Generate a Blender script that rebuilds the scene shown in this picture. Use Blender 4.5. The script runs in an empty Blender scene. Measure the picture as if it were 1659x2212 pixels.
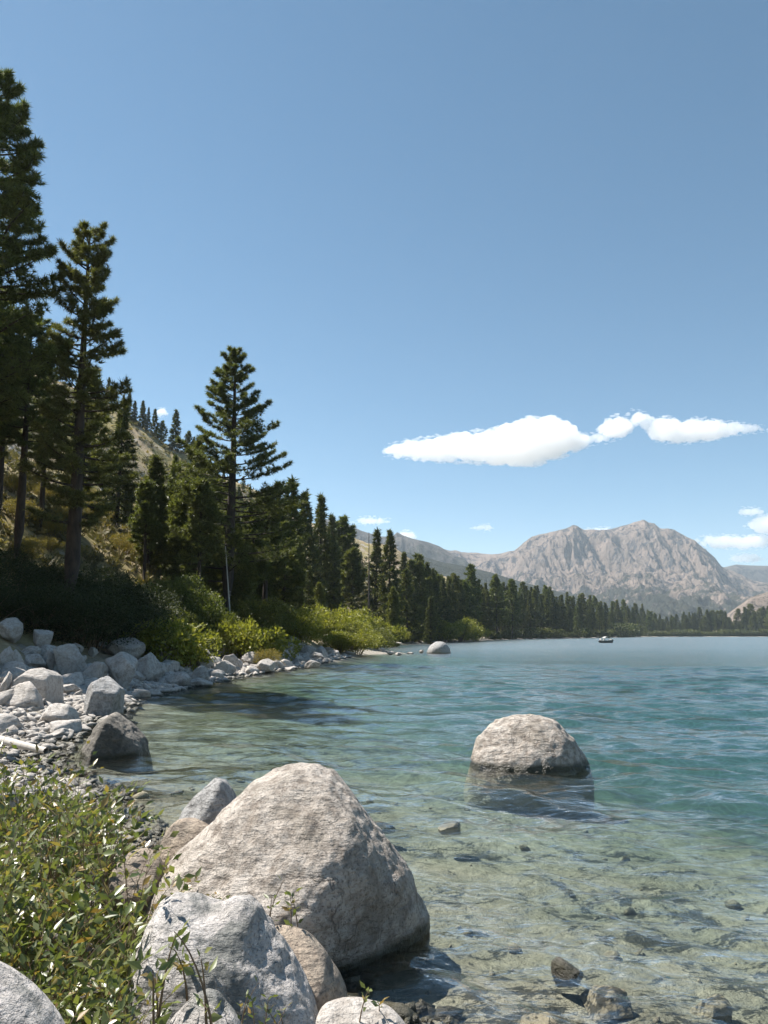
import bpy, bmesh, math
import numpy as np
from mathutils import Vector, Matrix

# ------------------------------------------------------------------ camera, world, sun, exposure
scene = bpy.context.scene
COL = scene.collection
PITCH = math.radians(9.1)
CAM_Z = 2.2
cam_data = bpy.data.cameras.new("camera")
cam_data.sensor_fit = 'VERTICAL'
cam_data.angle = 2 * math.atan(1106.0 / 1658.0)
cam_data.clip_start = 0.05
cam_data.clip_end = 60000
cam = bpy.data.objects.new("camera", cam_data)
cam.location = (0, 0, CAM_Z)
cam.rotation_euler = (math.pi / 2 + PITCH, 0, 0)
COL.objects.link(cam)
scene.camera = cam

SUN_AZ = math.radians(62)      # to the left of the view direction (+Y)
SUN_EL = math.radians(56)
world = bpy.data.worlds.new("World")
scene.world = world
world.use_nodes = True
wn = world.node_tree
bg = wn.nodes['Background']
sky = wn.nodes.new('ShaderNodeTexSky')
sky.sky_type = 'NISHITA'
sky.sun_disc = False
sky.sun_elevation = SUN_EL
sky.sun_rotation = -SUN_AZ
sky.altitude = 2300
sky.air_density = 1.0
sky.dust_density = 0.6
sky.ozone_density = 1.2
hs = wn.nodes.new('ShaderNodeHueSaturation')
hs.inputs['Hue'].default_value = 0.484
hs.inputs['Saturation'].default_value = 1.14
hs.inputs['Value'].default_value = 1.0
wn.links.new(sky.outputs[0], hs.inputs['Color'])
wn.links.new(hs.outputs[0], bg.inputs[0])
bg.inputs[1].default_value = 0.062

sl = bpy.data.lights.new("sun", 'SUN')
sl.energy = 5.0
sl.angle = math.radians(0.5)
sl.color = (1.0, 0.945, 0.87)
sun = bpy.data.objects.new("sun", sl)
sdir = Vector((-math.sin(SUN_AZ) * math.cos(SUN_EL), math.cos(SUN_AZ) * math.cos(SUN_EL), math.sin(SUN_EL)))
sun.rotation_euler = (-sdir).to_track_quat('-Z', 'Y').to_euler()
sun.location = sdir * 200
COL.objects.link(sun)

scene.view_settings.view_transform = 'Standard'
scene.view_settings.look = 'None'
scene.view_settings.exposure = 1.15
scene.view_settings.gamma = 1.0
scene.view_settings.use_curve_mapping = False
cy = scene.cycles
cy.max_bounces = 20
cy.diffuse_bounces = 3
cy.glossy_bounces = 3
cy.transmission_bounces = 4
cy.volume_bounces = 20
cy.transparent_max_bounces = 24
cy.sample_clamp_indirect = 4
cy.sample_clamp_direct = 12
cy.caustics_reflective = False
cy.caustics_refractive = False
cy.volume_step_rate = 1.0
cy.volume_max_steps = 256
# ------------------------------------------------------------------ numbers: noise, terrain, pixels to points
def _hash(ix, iy, iz, seed):
    h = (ix.astype(np.int64) * 374761393 + iy.astype(np.int64) * 668265263 + iz.astype(np.int64) * 2147483647 + seed * 1274126177) & 0xffffffff
    h = ((h ^ (h >> 13)) * 1274126177) & 0xffffffff
    h = ((h ^ (h >> 16)) * 2246822519) & 0xffffffff
    h = h ^ (h >> 15)
    return (h & 0xffffff) / float(0xffffff) * 2 - 1

def noise(x, y, z=None, seed=0):
    x = np.asarray(x, float); y = np.asarray(y, float)
    z = np.zeros_like(x) if z is None else np.asarray(z, float)
    fx, fy, fz = np.floor(x), np.floor(y), np.floor(z)
    ux, uy, uz = x - fx, y - fy, z - fz
    sx, sy, sz = [u * u * u * (u * (u * 6 - 15) + 10) for u in (ux, uy, uz)]
    fx, fy, fz = fx.astype(np.int64), fy.astype(np.int64), fz.astype(np.int64)
    r = 0
    for i in (0, 1):
        for j in (0, 1):
            for k in (0, 1):
                w = (sx if i else 1 - sx) * (sy if j else 1 - sy) * (sz if k else 1 - sz)
                r = r + w * _hash(fx + i, fy + j, fz + k, seed)
    return r

def fbm(x, y, z=None, octaves=5, seed=0, gain=0.5):
    r = 0; a = 1.0; n = 0; f = 1.0
    for o in range(octaves):
        r = r + a * noise(np.asarray(x) * f + 13.7 * o, np.asarray(y) * f - 7.1 * o, None if z is None else np.asarray(z) * f + 3.3 * o, seed + o)
        n += a; a *= gain; f *= 2.03
    return r / n * 1.6

def ridged(x, y, octaves=5, seed=0, gain=0.5):
    r = 0; a = 1.0; n = 0; f = 1.0
    for o in range(octaves):
        v = 1 - np.abs(noise(np.asarray(x) * f + 5.1 * o, np.asarray(y) * f + 9.2 * o, None, seed + o)) * 2.0
        r = r + a * v; n += a; a *= gain; f *= 2.07
    return r / n

def sstep(a, b, x):
    t = np.clip((np.asarray(x, float) - a) / (b - a), 0, 1)
    return t * t * (3 - 2 * t)

SHORE = np.array([(60, -30), (20, -6), (6, 1.6), (3, 3.0), (1.2, 3.9), (-0.3, 4.9), (-1.2, 6.2), (-2.0, 7.5), (-2.9, 9.2), (-4.2, 11.5),
    (-6.2, 14.2), (-7.3, 18), (-7.6, 22), (-8.8, 27.4), (-8.4, 34), (-7.8, 42.7), (-5.7, 55), (-4.0, 76), (-1, 88), (3.0, 95), (0.5, 101),
    (-8, 110), (-10, 135), (-3, 161), (10, 205), (26, 262), (64, 393), (150, 560), (295, 870), (420, 950), (700, 1000), (1500, 1060), (3600, 1100), (3600, -600), (60, -600)], float)

def shore_dist(x, y):
    """signed distance to the waterline, positive on land"""
    x = np.asarray(x, float); y = np.asarray(y, float)
    best = np.full(x.shape, 1e18); inside = np.zeros(x.shape, bool)
    n = len(SHORE)
    for i in range(n):
        ax, ay = SHORE[i]; bx, by = SHORE[(i + 1) % n]
        dx, dy = bx - ax, by - ay
        t = np.clip(((x - ax) * dx + (y - ay) * dy) / (dx * dx + dy * dy), 0, 1)
        d = (x - ax - t * dx) ** 2 + (y - ay - t * dy) ** 2
        best = np.minimum(best, d)
        cond = ((ay > y) != (by > y)) & (x < dx * (y - ay) / (dy if dy else 1e-9) + ax)
        inside ^= cond
    d = np.sqrt(best)
    return np.where(inside, -d, d)

def H(x, y):
    x = np.asarray(x, float); y = np.asarray(y, float)
    s = shore_dist(x, y)
    near = 1 - sstep(30, 60, np.hypot(x, y))
    s = s + 0.35 * fbm(x * 0.7, y * 0.7, None, 3, 5) * near + 1.2 * fbm(x * .08, y * .08, None, 3, 8) * (1 - near)
    sl = np.maximum(s, 0)
    flat = np.interp(y, [50, 65, 85, 110, 160, 262, 400, 700], [8.0, 6, 8, 15, 22, 26, 24, 30])
    slope = np.interp(y, [0, 20, 45, 90, 160, 300, 450, 650, 850, 1100], [.5, .62, .66, .72, .78, .88, .74, .48, .20, .012])
    land = 0.14 * np.minimum(sl, 3) + 0.36 * np.clip(sl - 3, 0, None)
    gentle = np.interp(y, [50, 60, 80, 110, 400, 900], [0.40, 0.62, 0.42, 0.16, 0.08, 0.01])
    land = 0.14 * np.minimum(sl, 3) + gentle * np.clip(sl - 3, 0, flat) + slope * np.clip(sl - 3 - flat, 0, None)
    left = sstep(12, -6, x - 0.15 * y) * 1.0
    land = np.where(y < 20, np.minimum(land, 0.5 + 0.08 * sl + (land - .5) * sstep(4, 20, y) * left), land)
    cap = 330.0
    land = cap * (1 - np.exp(-land / cap)) * 1.0
    rough = fbm(x * .05, y * .05, None, 4, 21) * sstep(10, 60, sl) * 2.6 + fbm(x * .012, y * .012, None, 4, 31) * sstep(30, 150, sl) * 9 * sstep(900, 500, y)
    rough = rough + ridged(x * .02, y * .02, 3, 40) * sstep(40, 160, sl) * 3 * sstep(900, 500, y)
    land = land + rough + 0.05 * fbm(x * 1.7, y * 1.7, None, 3, 77) * sstep(0, 1.5, sl)
    d = np.maximum(-s, 0)
    depth = 0.17 * np.minimum(d, 2.0) + 0.085 * np.clip(d - 2.0, 0, 6) + 0.20 * np.clip(d - 8, 0, 45)
    depth = np.minimum(depth, 9.5)
    bed = -depth + 0.06 * fbm(x * 1.1, y * 1.1, None, 4, 90) * sstep(0.3, 3, d)
    return np.where(s > 0, land, bed)

F = 1658.0
CP, SP = math.cos(PITCH), math.sin(PITCH)
def ray(u, v):
    a = (1106.0 - v) / F
    return np.array([(u - 829.5) / F, CP - a * SP, SP + a * CP])
def at_depth(u, v, Y):
    r = ray(u, v)
    return np.array([0, 0, CAM_Z]) + r * (Y / r[1])
def at_z(u, v, z=0.0):
    r = ray(u, v)
    return np.array([0, 0, CAM_Z]) + r * ((z - CAM_Z) / r[2])
TS = np.concatenate([np.linspace(1.5, 12, 500), np.geomspace(12, 2500, 2600)])
def hit(u, v, water=False):
    """first point of the ground under this pixel"""
    r = ray(u, v)
    X, Yv, Z = r[0] * TS, r[1] * TS, CAM_Z + r[2] * TS
    h = H(X, Yv)
    if water: h = np.maximum(h, 0)
    k = np.nonzero(Z < h)[0]
    if len(k) == 0: return None
    k = k[0]
    return np.array([X[k], Yv[k], h[k]])
def project(p):
    x, y, z = p[0], p[1], p[2] - CAM_Z
    dpt = y * CP + z * SP; up = -y * SP + z * CP
    return 829.5 + F * x / dpt, 1106 - F * up / dpt, dpt
# ------------------------------------------------------------------ materials
def new_mat(name):
    m = bpy.data.materials.new(name); m.use_nodes = True
    nt = m.node_tree; nt.nodes.clear()
    out = nt.nodes.new('ShaderNodeOutputMaterial')
    return m, nt, out
def nd(nt, t, **kw):
    n = nt.nodes.new(t)
    for k, v in kw.items():
        if k in n.inputs.keys(): n.inputs[k].default_value = v
        else: setattr(n, k, v)
    return n
def ramp(nt, fac, stops):
    r = nt.nodes.new('ShaderNodeValToRGB')
    e = r.color_ramp.elements
    while len(e) > 1: e.remove(e[-1])
    e[0].position = stops[0][0]; e[0].color = (*stops[0][1], 1)
    for p, c in stops[1:]:
        x = e.new(p); x.color = (*c, 1)
    nt.links.new(fac, r.inputs[0])
    return r.outputs[0]
def g3(v): return (v, v, v)
def mix(nt, fac, a, b, mode='MIX'):
    m = nt.nodes.new('ShaderNodeMix'); m.data_type = 'RGBA'; m.blend_type = mode
    for sock, val in ((m.inputs[0], fac), (m.inputs[6], a), (m.inputs[7], b)):
        if isinstance(val, (int, float)): sock.default_value = val
        elif isinstance(val, tuple): sock.default_value = (*val, 1) if len(val) == 3 else val
        else: nt.links.new(val, sock)
    return m.outputs[2]
def tex(nt, co, scale, detail=6, rough=0.6, typ='ShaderNodeTexNoise', stretch=None, dist=0.0):
    if stretch:
        mp = nd(nt, 'ShaderNodeMapping'); mp.inputs['Scale'].default_value = stretch
        nt.links.new(co, mp.inputs[0]); co = mp.outputs[0]
    t = nt.nodes.new(typ)
    t.inputs['Scale'].default_value = scale
    if typ == 'ShaderNodeTexNoise':
        t.inputs['Detail'].default_value = detail; t.inputs['Roughness'].default_value = rough; t.inputs['Distortion'].default_value = dist
    nt.links.new(co, t.inputs['Vector'])
    return t.outputs[0]

def rock_mat(name, pale, mid, dark, lichen=(0.10, 0.10, 0.09), lichen_amt=0.45, bump=0.02, scale=1.0, wet=True, seam=1.0, lo=0.56):
    m, nt, out = new_mat(name); L = nt.links.new
    geo = nd(nt, 'ShaderNodeNewGeometry'); pos = geo.outputs['Position']
    big = tex(nt, pos, 1.3 * scale, 4, 0.55)
    med = tex(nt, pos, 9 * scale, 6, 0.65)
    fine = tex(nt, pos, 48 * scale, 4, 0.75)
    c = ramp(nt, big, [(0.30, mid), (0.62, pale)])
    c = mix(nt, ramp(nt, med, [(0.36, g3(0.9)), (0.56, g3(0))]), c, dark)
    c = mix(nt, ramp(nt, fine, [(0.38, g3(0.7)), (0.47, g3(0))]), c, tuple(x * 0.45 for x in dark))
    lm = nt.nodes.new('ShaderNodeMath'); lm.operation = 'MULTIPLY'
    L(ramp(nt, tex(nt, pos, 2.1 * scale, 8, 0.68, dist=0.6), [(lo, g3(0)), (lo + 0.08, g3(1))]), lm.inputs[0]); lm.inputs[1].default_value = lichen_amt
    c = mix(nt, lm.outputs[0], c, lichen)
    wp = nt.nodes.new('ShaderNodeTexNoise'); wp.inputs['Scale'].default_value = 2.5 * scale; wp.inputs['Detail'].default_value = 5; L(pos, wp.inputs['Vector'])
    ws = nd(nt, 'ShaderNodeVectorMath', operation='SCALE'); L(wp.outputs['Color'], ws.inputs[0]); ws.inputs['Scale'].default_value = 0.9 / scale
    wa = nd(nt, 'ShaderNodeVectorMath', operation='ADD'); L(ws.outputs[0], wa.inputs[0]); L(pos, wa.inputs[1])
    cv = nt.nodes.new('ShaderNodeTexVoronoi'); cv.feature = 'DISTANCE_TO_EDGE'; cv.inputs['Scale'].default_value = 1.3 * scale; L(wa.outputs[0], cv.inputs['Vector'])
    gate = ramp(nt, tex(nt, pos, 0.9 * scale, 2, 0.5), [(0.52, g3(0)), (0.60, g3(1))])
    crack = ramp(nt, cv.outputs['Distance'], [(0.0, g3(1)), (0.014, g3(0))])
    ck = mix(nt, 1.0, crack, gate, 'MULTIPLY')
    ckm = mix(nt, 1.0, ck, g3(0.35), 'MULTIPLY')
    c = mix(nt, ckm, c, tuple(x * 0.35 for x in dark))
    b = nd(nt, 'ShaderNodeBsdfPrincipled', Roughness=0.9)
    if wet:
        sx = nd(nt, 'ShaderNodeSeparateXYZ'); L(pos, sx.inputs[0])
        ad = nd(nt, 'ShaderNodeMath', operation='MULTIPLY_ADD'); L(big, ad.inputs[0]); ad.inputs[1].default_value = -0.14; L(sx.outputs[2], ad.inputs[2])
        w = nd(nt, 'ShaderNodeMapRange'); L(ad.outputs[0], w.inputs[0])
        w.inputs[1].default_value = 0.05; w.inputs[2].default_value = -0.02; w.inputs[3].default_value = 0; w.inputs[4].default_value = 1
        under = nd(nt, 'ShaderNodeMapRange'); L(sx.outputs[2], under.inputs[0])
        under.inputs[1].default_value = -0.02; under.inputs[2].default_value = -0.16
        band = mix(nt, under.outputs[0], (0.055, 0.05, 0.03), (0.34, 0.31, 0.22))
        c = mix(nt, w.outputs[0], c, band)
        rr = nd(nt, 'ShaderNodeMapRange'); L(w.outputs[0], rr.inputs[0]); rr.inputs[3].default_value = 0.9; rr.inputs[4].default_value = 0.35
        L(rr.outputs[0], b.inputs['Roughness'])
    L(c, b.inputs['Base Color'])
    h1 = nd(nt, 'ShaderNodeBump', Strength=1.0, Distance=bump); L(med, h1.inputs['Height'])
    pit = tex(nt, pos, 26 * scale, 5, 0.75)
    h2 = nd(nt, 'ShaderNodeBump', Strength=1.0, Distance=bump * 0.55); L(pit, h2.inputs['Height']); L(h1.outputs[0], h2.inputs['Normal'])
    gr = tex(nt, pos, 11 * scale, 4, 0.6, stretch=(0.5, 1.0, 2.6))
    h3 = nd(nt, 'ShaderNodeBump', Strength=0.8 * seam, Distance=bump); L(gr, h3.inputs['Height']); L(h2.outputs[0], h3.inputs['Normal'])
    h4 = nd(nt, 'ShaderNodeBump', Strength=1.0, Distance=0.012, invert=True); L(ck, h4.inputs['Height']); L(h3.outputs[0], h4.inputs['Normal'])
    L(h4.outputs[0], b.inputs['Normal'])
    L(b.outputs[0], out.inputs[0])
    return m

M_GRANITE = rock_mat('pale_granite', (0.51, 0.475, 0.44), (0.41, 0.38, 0.345), (0.30, 0.27, 0.24), lichen_amt=0.35, bump=0.03)
M_GRANITE_BIG = rock_mat('weathered_granite', (0.57, 0.515, 0.46), (0.45, 0.395, 0.34), (0.24, 0.20, 0.165), lichen=(0.15, 0.13, 0.10), lichen_amt=0.4, bump=0.05, lo=0.53)
M_WHITE_ROCK = rock_mat('white_granite', (0.60, 0.565, 0.54), (0.50, 0.465, 0.44), (0.34, 0.32, 0.30), lichen=(0.13, 0.14, 0.13), lichen_amt=0.75, bump=0.05, lo=0.50)
M_BROWN_ROCK = rock_mat('tan_granite', (0.40, 0.33, 0.26), (0.33, 0.27, 0.21), (0.19, 0.15, 0.12), lichen_amt=0.3, bump=0.03)
M_GREY_ROCK = rock_mat('grey_granite', (0.42, 0.415, 0.41), (0.33, 0.325, 0.315), (0.19, 0.185, 0.18), lichen_amt=0.5, bump=0.04)
M_SUNK = rock_mat('sunken_tan_rock', (0.36, 0.32, 0.22), (0.28, 0.25, 0.17), (0.17, 0.15, 0.10), lichen_amt=0.3, bump=0.03, wet=False)
M_DARK_ROCK = rock_mat('dark_wet_rock', (0.32, 0.29, 0.25), (0.11, 0.10, 0.085), (0.08, 0.075, 0.065), lichen_amt=0.5, bump=0.05)

def leaf_mat(name, cols, trans=0.35, rough=0.5, spec=0.4, big=None):
    m, nt, out = new_mat(name); L = nt.links.new
    geo = nd(nt, 'ShaderNodeNewGeometry')
    n = len(cols)
    c = ramp(nt, geo.outputs['Random Per Island'], [(i / max(1, n - 1), cc) for i, cc in enumerate(cols)])
    if big:
        oi = nd(nt, 'ShaderNodeObjectInfo')
        c = mix(nt, oi.outputs['Random'], c, mix(nt, 1.0, c, big, 'MULTIPLY'))
    b = nd(nt, 'ShaderNodeBsdfPrincipled', Roughness=rough)
    b.inputs['Specular IOR Level'].default_value = spec
    L(c, b.inputs['Base Color'])
    t = nd(nt, 'ShaderNodeBsdfTranslucent')
    tc = mix(nt, 1.0, c, (1.2, 1.25, 0.55), 'MULTIPLY'); L(tc, t.inputs[0])
    mx = nd(nt, 'ShaderNodeMixShader'); mx.inputs[0].default_value = trans
    L(b.outputs[0], mx.inputs[1]); L(t.outputs[0], mx.inputs[2]); L(mx.outputs[0], out.inputs[0])
    return m

M_PINE = leaf_mat('pine_needles', [(0.055, 0.064, 0.026), (0.095, 0.105, 0.038), (0.145, 0.15, 0.056), (0.20, 0.195, 0.075)], 0.38, 0.5, 0.35, (0.85, 1.0, 0.9))
M_FIR = leaf_mat('fir_needles', [(0.034, 0.048, 0.024), (0.06, 0.08, 0.034), (0.10, 0.115, 0.046), (0.15, 0.155, 0.062)], 0.22, 0.55, 0.3, (1.25, 1.15, 0.8))
M_YPINE = leaf_mat('young_pine_needles', [(0.08, 0.095, 0.03), (0.14, 0.15, 0.045), (0.20, 0.20, 0.06)], 0.35, 0.5, 0.35)
M_BUSH = leaf_mat('alder_leaves', [(0.065, 0.085, 0.024), (0.11, 0.135, 0.035), (0.165, 0.185, 0.05)], 0.38, 0.5, 0.35, (1.1, 0.95, 0.9))
M_YBUSH = leaf_mat('bright_willow_leaves', [(0.15, 0.165, 0.03), (0.22, 0.225, 0.045), (0.29, 0.275, 0.06)], 0.38, 0.5, 0.3)
M_RABBIT = leaf_mat('yellow_brush_twigs', [(0.24, 0.18, 0.05), (0.32, 0.24, 0.06), (0.22, 0.19, 0.08), (0.17, 0.16, 0.07)], 0.25, 0.7, 0.2)
M_SAGE = leaf_mat('sagebrush_twigs', [(0.10, 0.095, 0.06), (0.16, 0.145, 0.095), (0.13, 0.12, 0.06), (0.22, 0.18, 0.09)], 0.15, 0.8, 0.15)
M_LEAF = leaf_mat('willow_leaves', [(0.07, 0.10, 0.03), (0.12, 0.15, 0.045), (0.18, 0.20, 0.065), (0.11, 0.135, 0.05), (0.16, 0.19, 0.08), (0.24, 0.23, 0.08), (0.26, 0.16, 0.06)], 0.33, 0.34, 0.6)
M_THICK = leaf_mat('thicket_leaves', [(0.02, 0.028, 0.012), (0.035, 0.046, 0.018), (0.055, 0.065, 0.025)], 0.2, 0.6, 0.2)  # leaf tones darkened to paint in the deep shade of the bank
M_FOREST = leaf_mat('distant_conifer', [(0.02, 0.032, 0.018), (0.04, 0.055, 0.026)], 0.15)

def plain(name, col, rough=0.8, noise_scale=None, col2=None, bump=0.0, metallic=0.0, stretch=None):
    m, nt, out = new_mat(name); L = nt.links.new
    b = nd(nt, 'ShaderNodeBsdfPrincipled', Roughness=rough, Metallic=metallic)
    if noise_scale:
        tc = nd(nt, 'ShaderNodeTexCoord')
        t = tex(nt, tc.outputs['Object'], noise_scale, 5, 0.65, stretch=stretch)
        c = ramp(nt, t, [(0.35, col), (0.62, col2 or col)])
        L(c, b.inputs['Base Color'])
        if bump:
            bp = nd(nt, 'ShaderNodeBump', Strength=1.0, Distance=bump); L(t, bp.inputs['Height']); L(bp.outputs[0], b.inputs['Normal'])
    else:
        b.inputs['Base Color'].default_value = (*col, 1)
    L(b.outputs[0], out.inputs[0])
    return m
M_BARK = plain('pine_bark', (0.022, 0.017, 0.014), 0.9, 5, (0.06, 0.042, 0.03), 0.03, stretch=(1, 1, 0.25))
M_TWIG = plain('twig_bark', (0.10, 0.07, 0.045), 0.7, 20, (0.16, 0.11, 0.06))
M_DEAD = plain('bleached_wood', (0.34, 0.31, 0.27), 0.8, 6, (0.50, 0.47, 0.43), 0.01, stretch=(1, 1, 0.2))
M_DARKWOOD = plain('dead_dark_wood', (0.05, 0.042, 0.036), 0.9, 6, (0.11, 0.09, 0.075), 0.01, stretch=(1, 1, .2))

def ground_mat():
    m, nt, out = new_mat('hillside_and_lakebed'); L = nt.links.new
    geo = nd(nt, 'ShaderNodeNewGeometry'); pos = geo.outputs['Position']
    sx = nd(nt, 'ShaderNodeSeparateXYZ'); L(pos, sx.inputs[0])
    n1 = tex(nt, pos, 0.06, 6, 0.6); n2 = tex(nt, pos, 0.9, 8, 0.7); n3 = tex(nt, pos, 14, 5, 0.7)
    soil = ramp(nt, n2, [(0.3, (0.20, 0.155, 0.10)), (0.5, (0.34, 0.265, 0.175)), (0.7, (0.48, 0.39, 0.28))])
    grass = ramp(nt, n2, [(0.35, (0.16, 0.145, 0.06)), (0.6, (0.31, 0.255, 0.11))])
    land = mix(nt, ramp(nt, n1, [(0.42, g3(0)), (0.58, g3(1))]), soil, grass)
    scree = ramp(nt, tex(nt, pos, 0.22, 7, 0.7), [(0.56, g3(0)), (0.62, g3(1))])
    land = mix(nt, scree, land, (0.40, 0.36, 0.31))
    gravel = ramp(nt, n3, [(0.35, (0.16, 0.145, 0.12)), (0.5, (0.30, 0.275, 0.235)), (0.65, (0.42, 0.39, 0.34))])
    zz = nd(nt, 'ShaderNodeMath', operation='MULTIPLY_ADD'); L(n2, zz.inputs[0]); zz.inputs[1].default_value = 1.2; L(sx.outputs[2], zz.inputs[2])
    up = nd(nt, 'ShaderNodeMapRange'); L(zz.outputs[0], up.inputs[0]); up.inputs[1].default_value = 1.3; up.inputs[2].default_value = 2.2
    c = mix(nt, up.outputs[0], gravel, land)
    vor = nt.nodes.new('ShaderNodeTexVoronoi'); vor.inputs['Scale'].default_value = 5; L(pos, vor.inputs['Vector'])
    stones = ramp(nt, vor.outputs['Distance'], [(0.0, (0.36, 0.34, 0.27)), (0.45, (0.30, 0.285, 0.22)), (0.62, (0.20, 0.195, 0.145))])
    sand = ramp(nt, tex(nt, pos, 0.5, 7, 0.65), [(0.3, (0.19, 0.19, 0.135)), (0.5, (0.29, 0.28, 0.205)), (0.68, (0.39, 0.37, 0.29))])
    bed = mix(nt, 0.35, sand, stones)
    dn = nd(nt, 'ShaderNodeMath', operation='MULTIPLY_ADD'); L(n2, dn.inputs[0]); dn.inputs[1].default_value = 1.2; L(sx.outputs[2], dn.inputs[2])
    alg = nd(nt, 'ShaderNodeMapRange'); L(dn.outputs[0], alg.inputs[0]); alg.inputs[1].default_value = 0.0; alg.inputs[2].default_value = -1.4; alg.inputs[4].default_value = 0.85
    bed = mix(nt, alg.outputs[0], bed, (0.085, 0.095, 0.045))
    bm = nd(nt, 'ShaderNodeMapRange'); L(sx.outputs[2], bm.inputs[0]); bm.inputs[1].default_value = 0.03; bm.inputs[2].default_value = -0.06
    c = mix(nt, bm.outputs[0], c, bed)
    b = nd(nt, 'ShaderNodeBsdfPrincipled', Roughness=0.95)
    b.inputs['Specular IOR Level'].default_value = 0.15
    L(c, b.inputs['Base Color'])
    b1 = nd(nt, 'ShaderNodeBump', Strength=1, Distance=0.35); L(n2, b1.inputs['Height'])
    b2 = nd(nt, 'ShaderNodeBump', Strength=1, Distance=0.03); L(n3, b2.inputs['Height']); L(b1.outputs[0], b2.inputs['Normal'])
    L(b2.outputs[0], b.inputs['Normal']); L(b.outputs[0], out.inputs[0])
    return m
M_GROUND = ground_mat()

def water_mat():
    m, nt, out = new_mat('lake_water'); L = nt.links.new
    geo = nd(nt, 'ShaderNodeNewGeometry'); pos = geo.outputs['Position']
    n1 = tex(nt, pos, 1.0, 3, 0.55, stretch=(0.7, 1.0, 1.0), dist=0.5)
    n2 = tex(nt, pos, 4.2, 3, 0.6, stretch=(0.6, 1.0, 1.0), dist=0.4)
    n3 = tex(nt, pos, 13, 2, 0.5, stretch=(0.7, 1.0, 1.0))
    n0 = tex(nt, pos, 0.22, 4, 0.6, stretch=(0.4, 1.0, 1.0), dist=0.6)
    b0 = nd(nt, 'ShaderNodeBump', Strength=1, Distance=0.2); L(n0, b0.inputs['Height'])
    b1 = nd(nt, 'ShaderNodeBump', Strength=1, Distance=0.08); L(n1, b1.inputs['Height']); L(b0.outputs[0], b1.inputs['Normal'])
    b2 = nd(nt, 'ShaderNodeBump', Strength=1, Distance=0.05); L(n2, b2.inputs['Height']); L(b1.outputs[0], b2.inputs['Normal'])
    b3 = nd(nt, 'ShaderNodeBump', Strength=1, Distance=0.012); L(n3, b3.inputs['Height']); L(b2.outputs[0], b3.inputs['Normal'])
    def slopes(scale, stretch, amp):
        mp = nd(nt, 'ShaderNodeMapping'); mp.inputs['Scale'].default_value = stretch; L(pos, mp.inputs[0])
        t = nt.nodes.new('ShaderNodeTexNoise'); t.inputs['Scale'].default_value = scale; t.inputs['Detail'].default_value = 3; t.inputs['Distortion'].default_value = 0.5; L(mp.outputs[0], t.inputs['Vector'])
        v = nd(nt, 'ShaderNodeVectorMath', operation='SUBTRACT'); L(t.outputs['Color'], v.inputs[0]); v.inputs[1].default_value = (0.5, 0.5, 0.5)
        w = nd(nt, 'ShaderNodeVectorMath', operation='MULTIPLY'); L(v.outputs[0], w.inputs[0]); w.inputs[1].default_value = (amp * 0.6, amp, 0)
        return w.outputs[0]
    a1 = nd(nt, 'ShaderNodeVectorMath', operation='ADD'); L(slopes(0.10, (0.4, 1, 1), 0.30), a1.inputs[0]); L(slopes(0.85, (0.75, 1, 1), 0.80), a1.inputs[1])
    a2 = nd(nt, 'ShaderNodeVectorMath', operation='ADD'); L(a1.outputs[0], a2.inputs[0]); L(slopes(3.6, (0.7, 1, 1), 0.55), a2.inputs[1])
    psx = nd(nt, 'ShaderNodeSeparateXYZ'); L(pos, psx.inputs[0])
    wind = nd(nt, 'ShaderNodeMapRange'); L(psx.outputs[1], wind.inputs[0]); wind.inputs[1].default_value = 18; wind.inputs[2].default_value = 170; wind.inputs[3].default_value = 1.0; wind.inputs[4].default_value = 0.8
    rgh = nd(nt, 'ShaderNodeMapRange'); L(psx.outputs[1], rgh.inputs[0]); rgh.inputs[1].default_value = 12; rgh.inputs[2].default_value = 130; rgh.inputs[3].default_value = 0.09; rgh.inputs[4].default_value = 0.26
    fade = nd(nt, 'ShaderNodeVectorMath', operation='SCALE'); a4 = nd(nt, 'ShaderNodeVectorMath', operation='ADD'); L(a2.outputs[0], a4.inputs[0]); L(slopes(0.28, (0.35, 1, 1), 0.55), a4.inputs[1]); L(a4.outputs[0], fade.inputs[0]); L(wind.outputs[0], fade.inputs['Scale'])
    a3 = nd(nt, 'ShaderNodeVectorMath', operation='ADD'); L(fade.outputs[0], a3.inputs[0]); L(b3.outputs[0], a3.inputs[1])
    nn = nd(nt, 'ShaderNodeVectorMath', operation='NORMALIZE'); L(a3.outputs[0], nn.inputs[0])
    fr = nd(nt, 'ShaderNodeFresnel', IOR=1.48); L(nn.outputs[0], fr.inputs['Normal'])
    gs = nd(nt, 'ShaderNodeVectorMath', operation='SCALE'); L(geo.outputs['Normal'], gs.inputs[0]); gs.inputs['Scale'].default_value = 1.6
    ga = nd(nt, 'ShaderNodeVectorMath', operation='ADD'); L(gs.outputs[0], ga.inputs[0]); L(nn.outputs[0], ga.inputs[1])
    gn = nd(nt, 'ShaderNodeVectorMath', operation='NORMALIZE'); L(ga.outputs[0], gn.inputs[0])
    frc = nd(nt, 'ShaderNodeMath', operation='MINIMUM'); L(fr.outputs[0], frc.inputs[0]); frc.inputs[1].default_value = 0.8
    gl = nd(nt, 'ShaderNodeBsdfGlossy', Roughness=0.09); L(gn.outputs[0], gl.inputs['Normal']); L(rgh.outputs[0], gl.inputs['Roughness'])
    # painted caustics: ripple-focused light drawn as a bright network in the transmission tint
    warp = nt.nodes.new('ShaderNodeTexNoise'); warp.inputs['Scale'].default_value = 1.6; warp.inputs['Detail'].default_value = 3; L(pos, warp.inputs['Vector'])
    va = nd(nt, 'ShaderNodeVectorMath', operation='SCALE'); L(warp.outputs['Color'], va.inputs[0]); va.inputs['Scale'].default_value = 1.0
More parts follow.
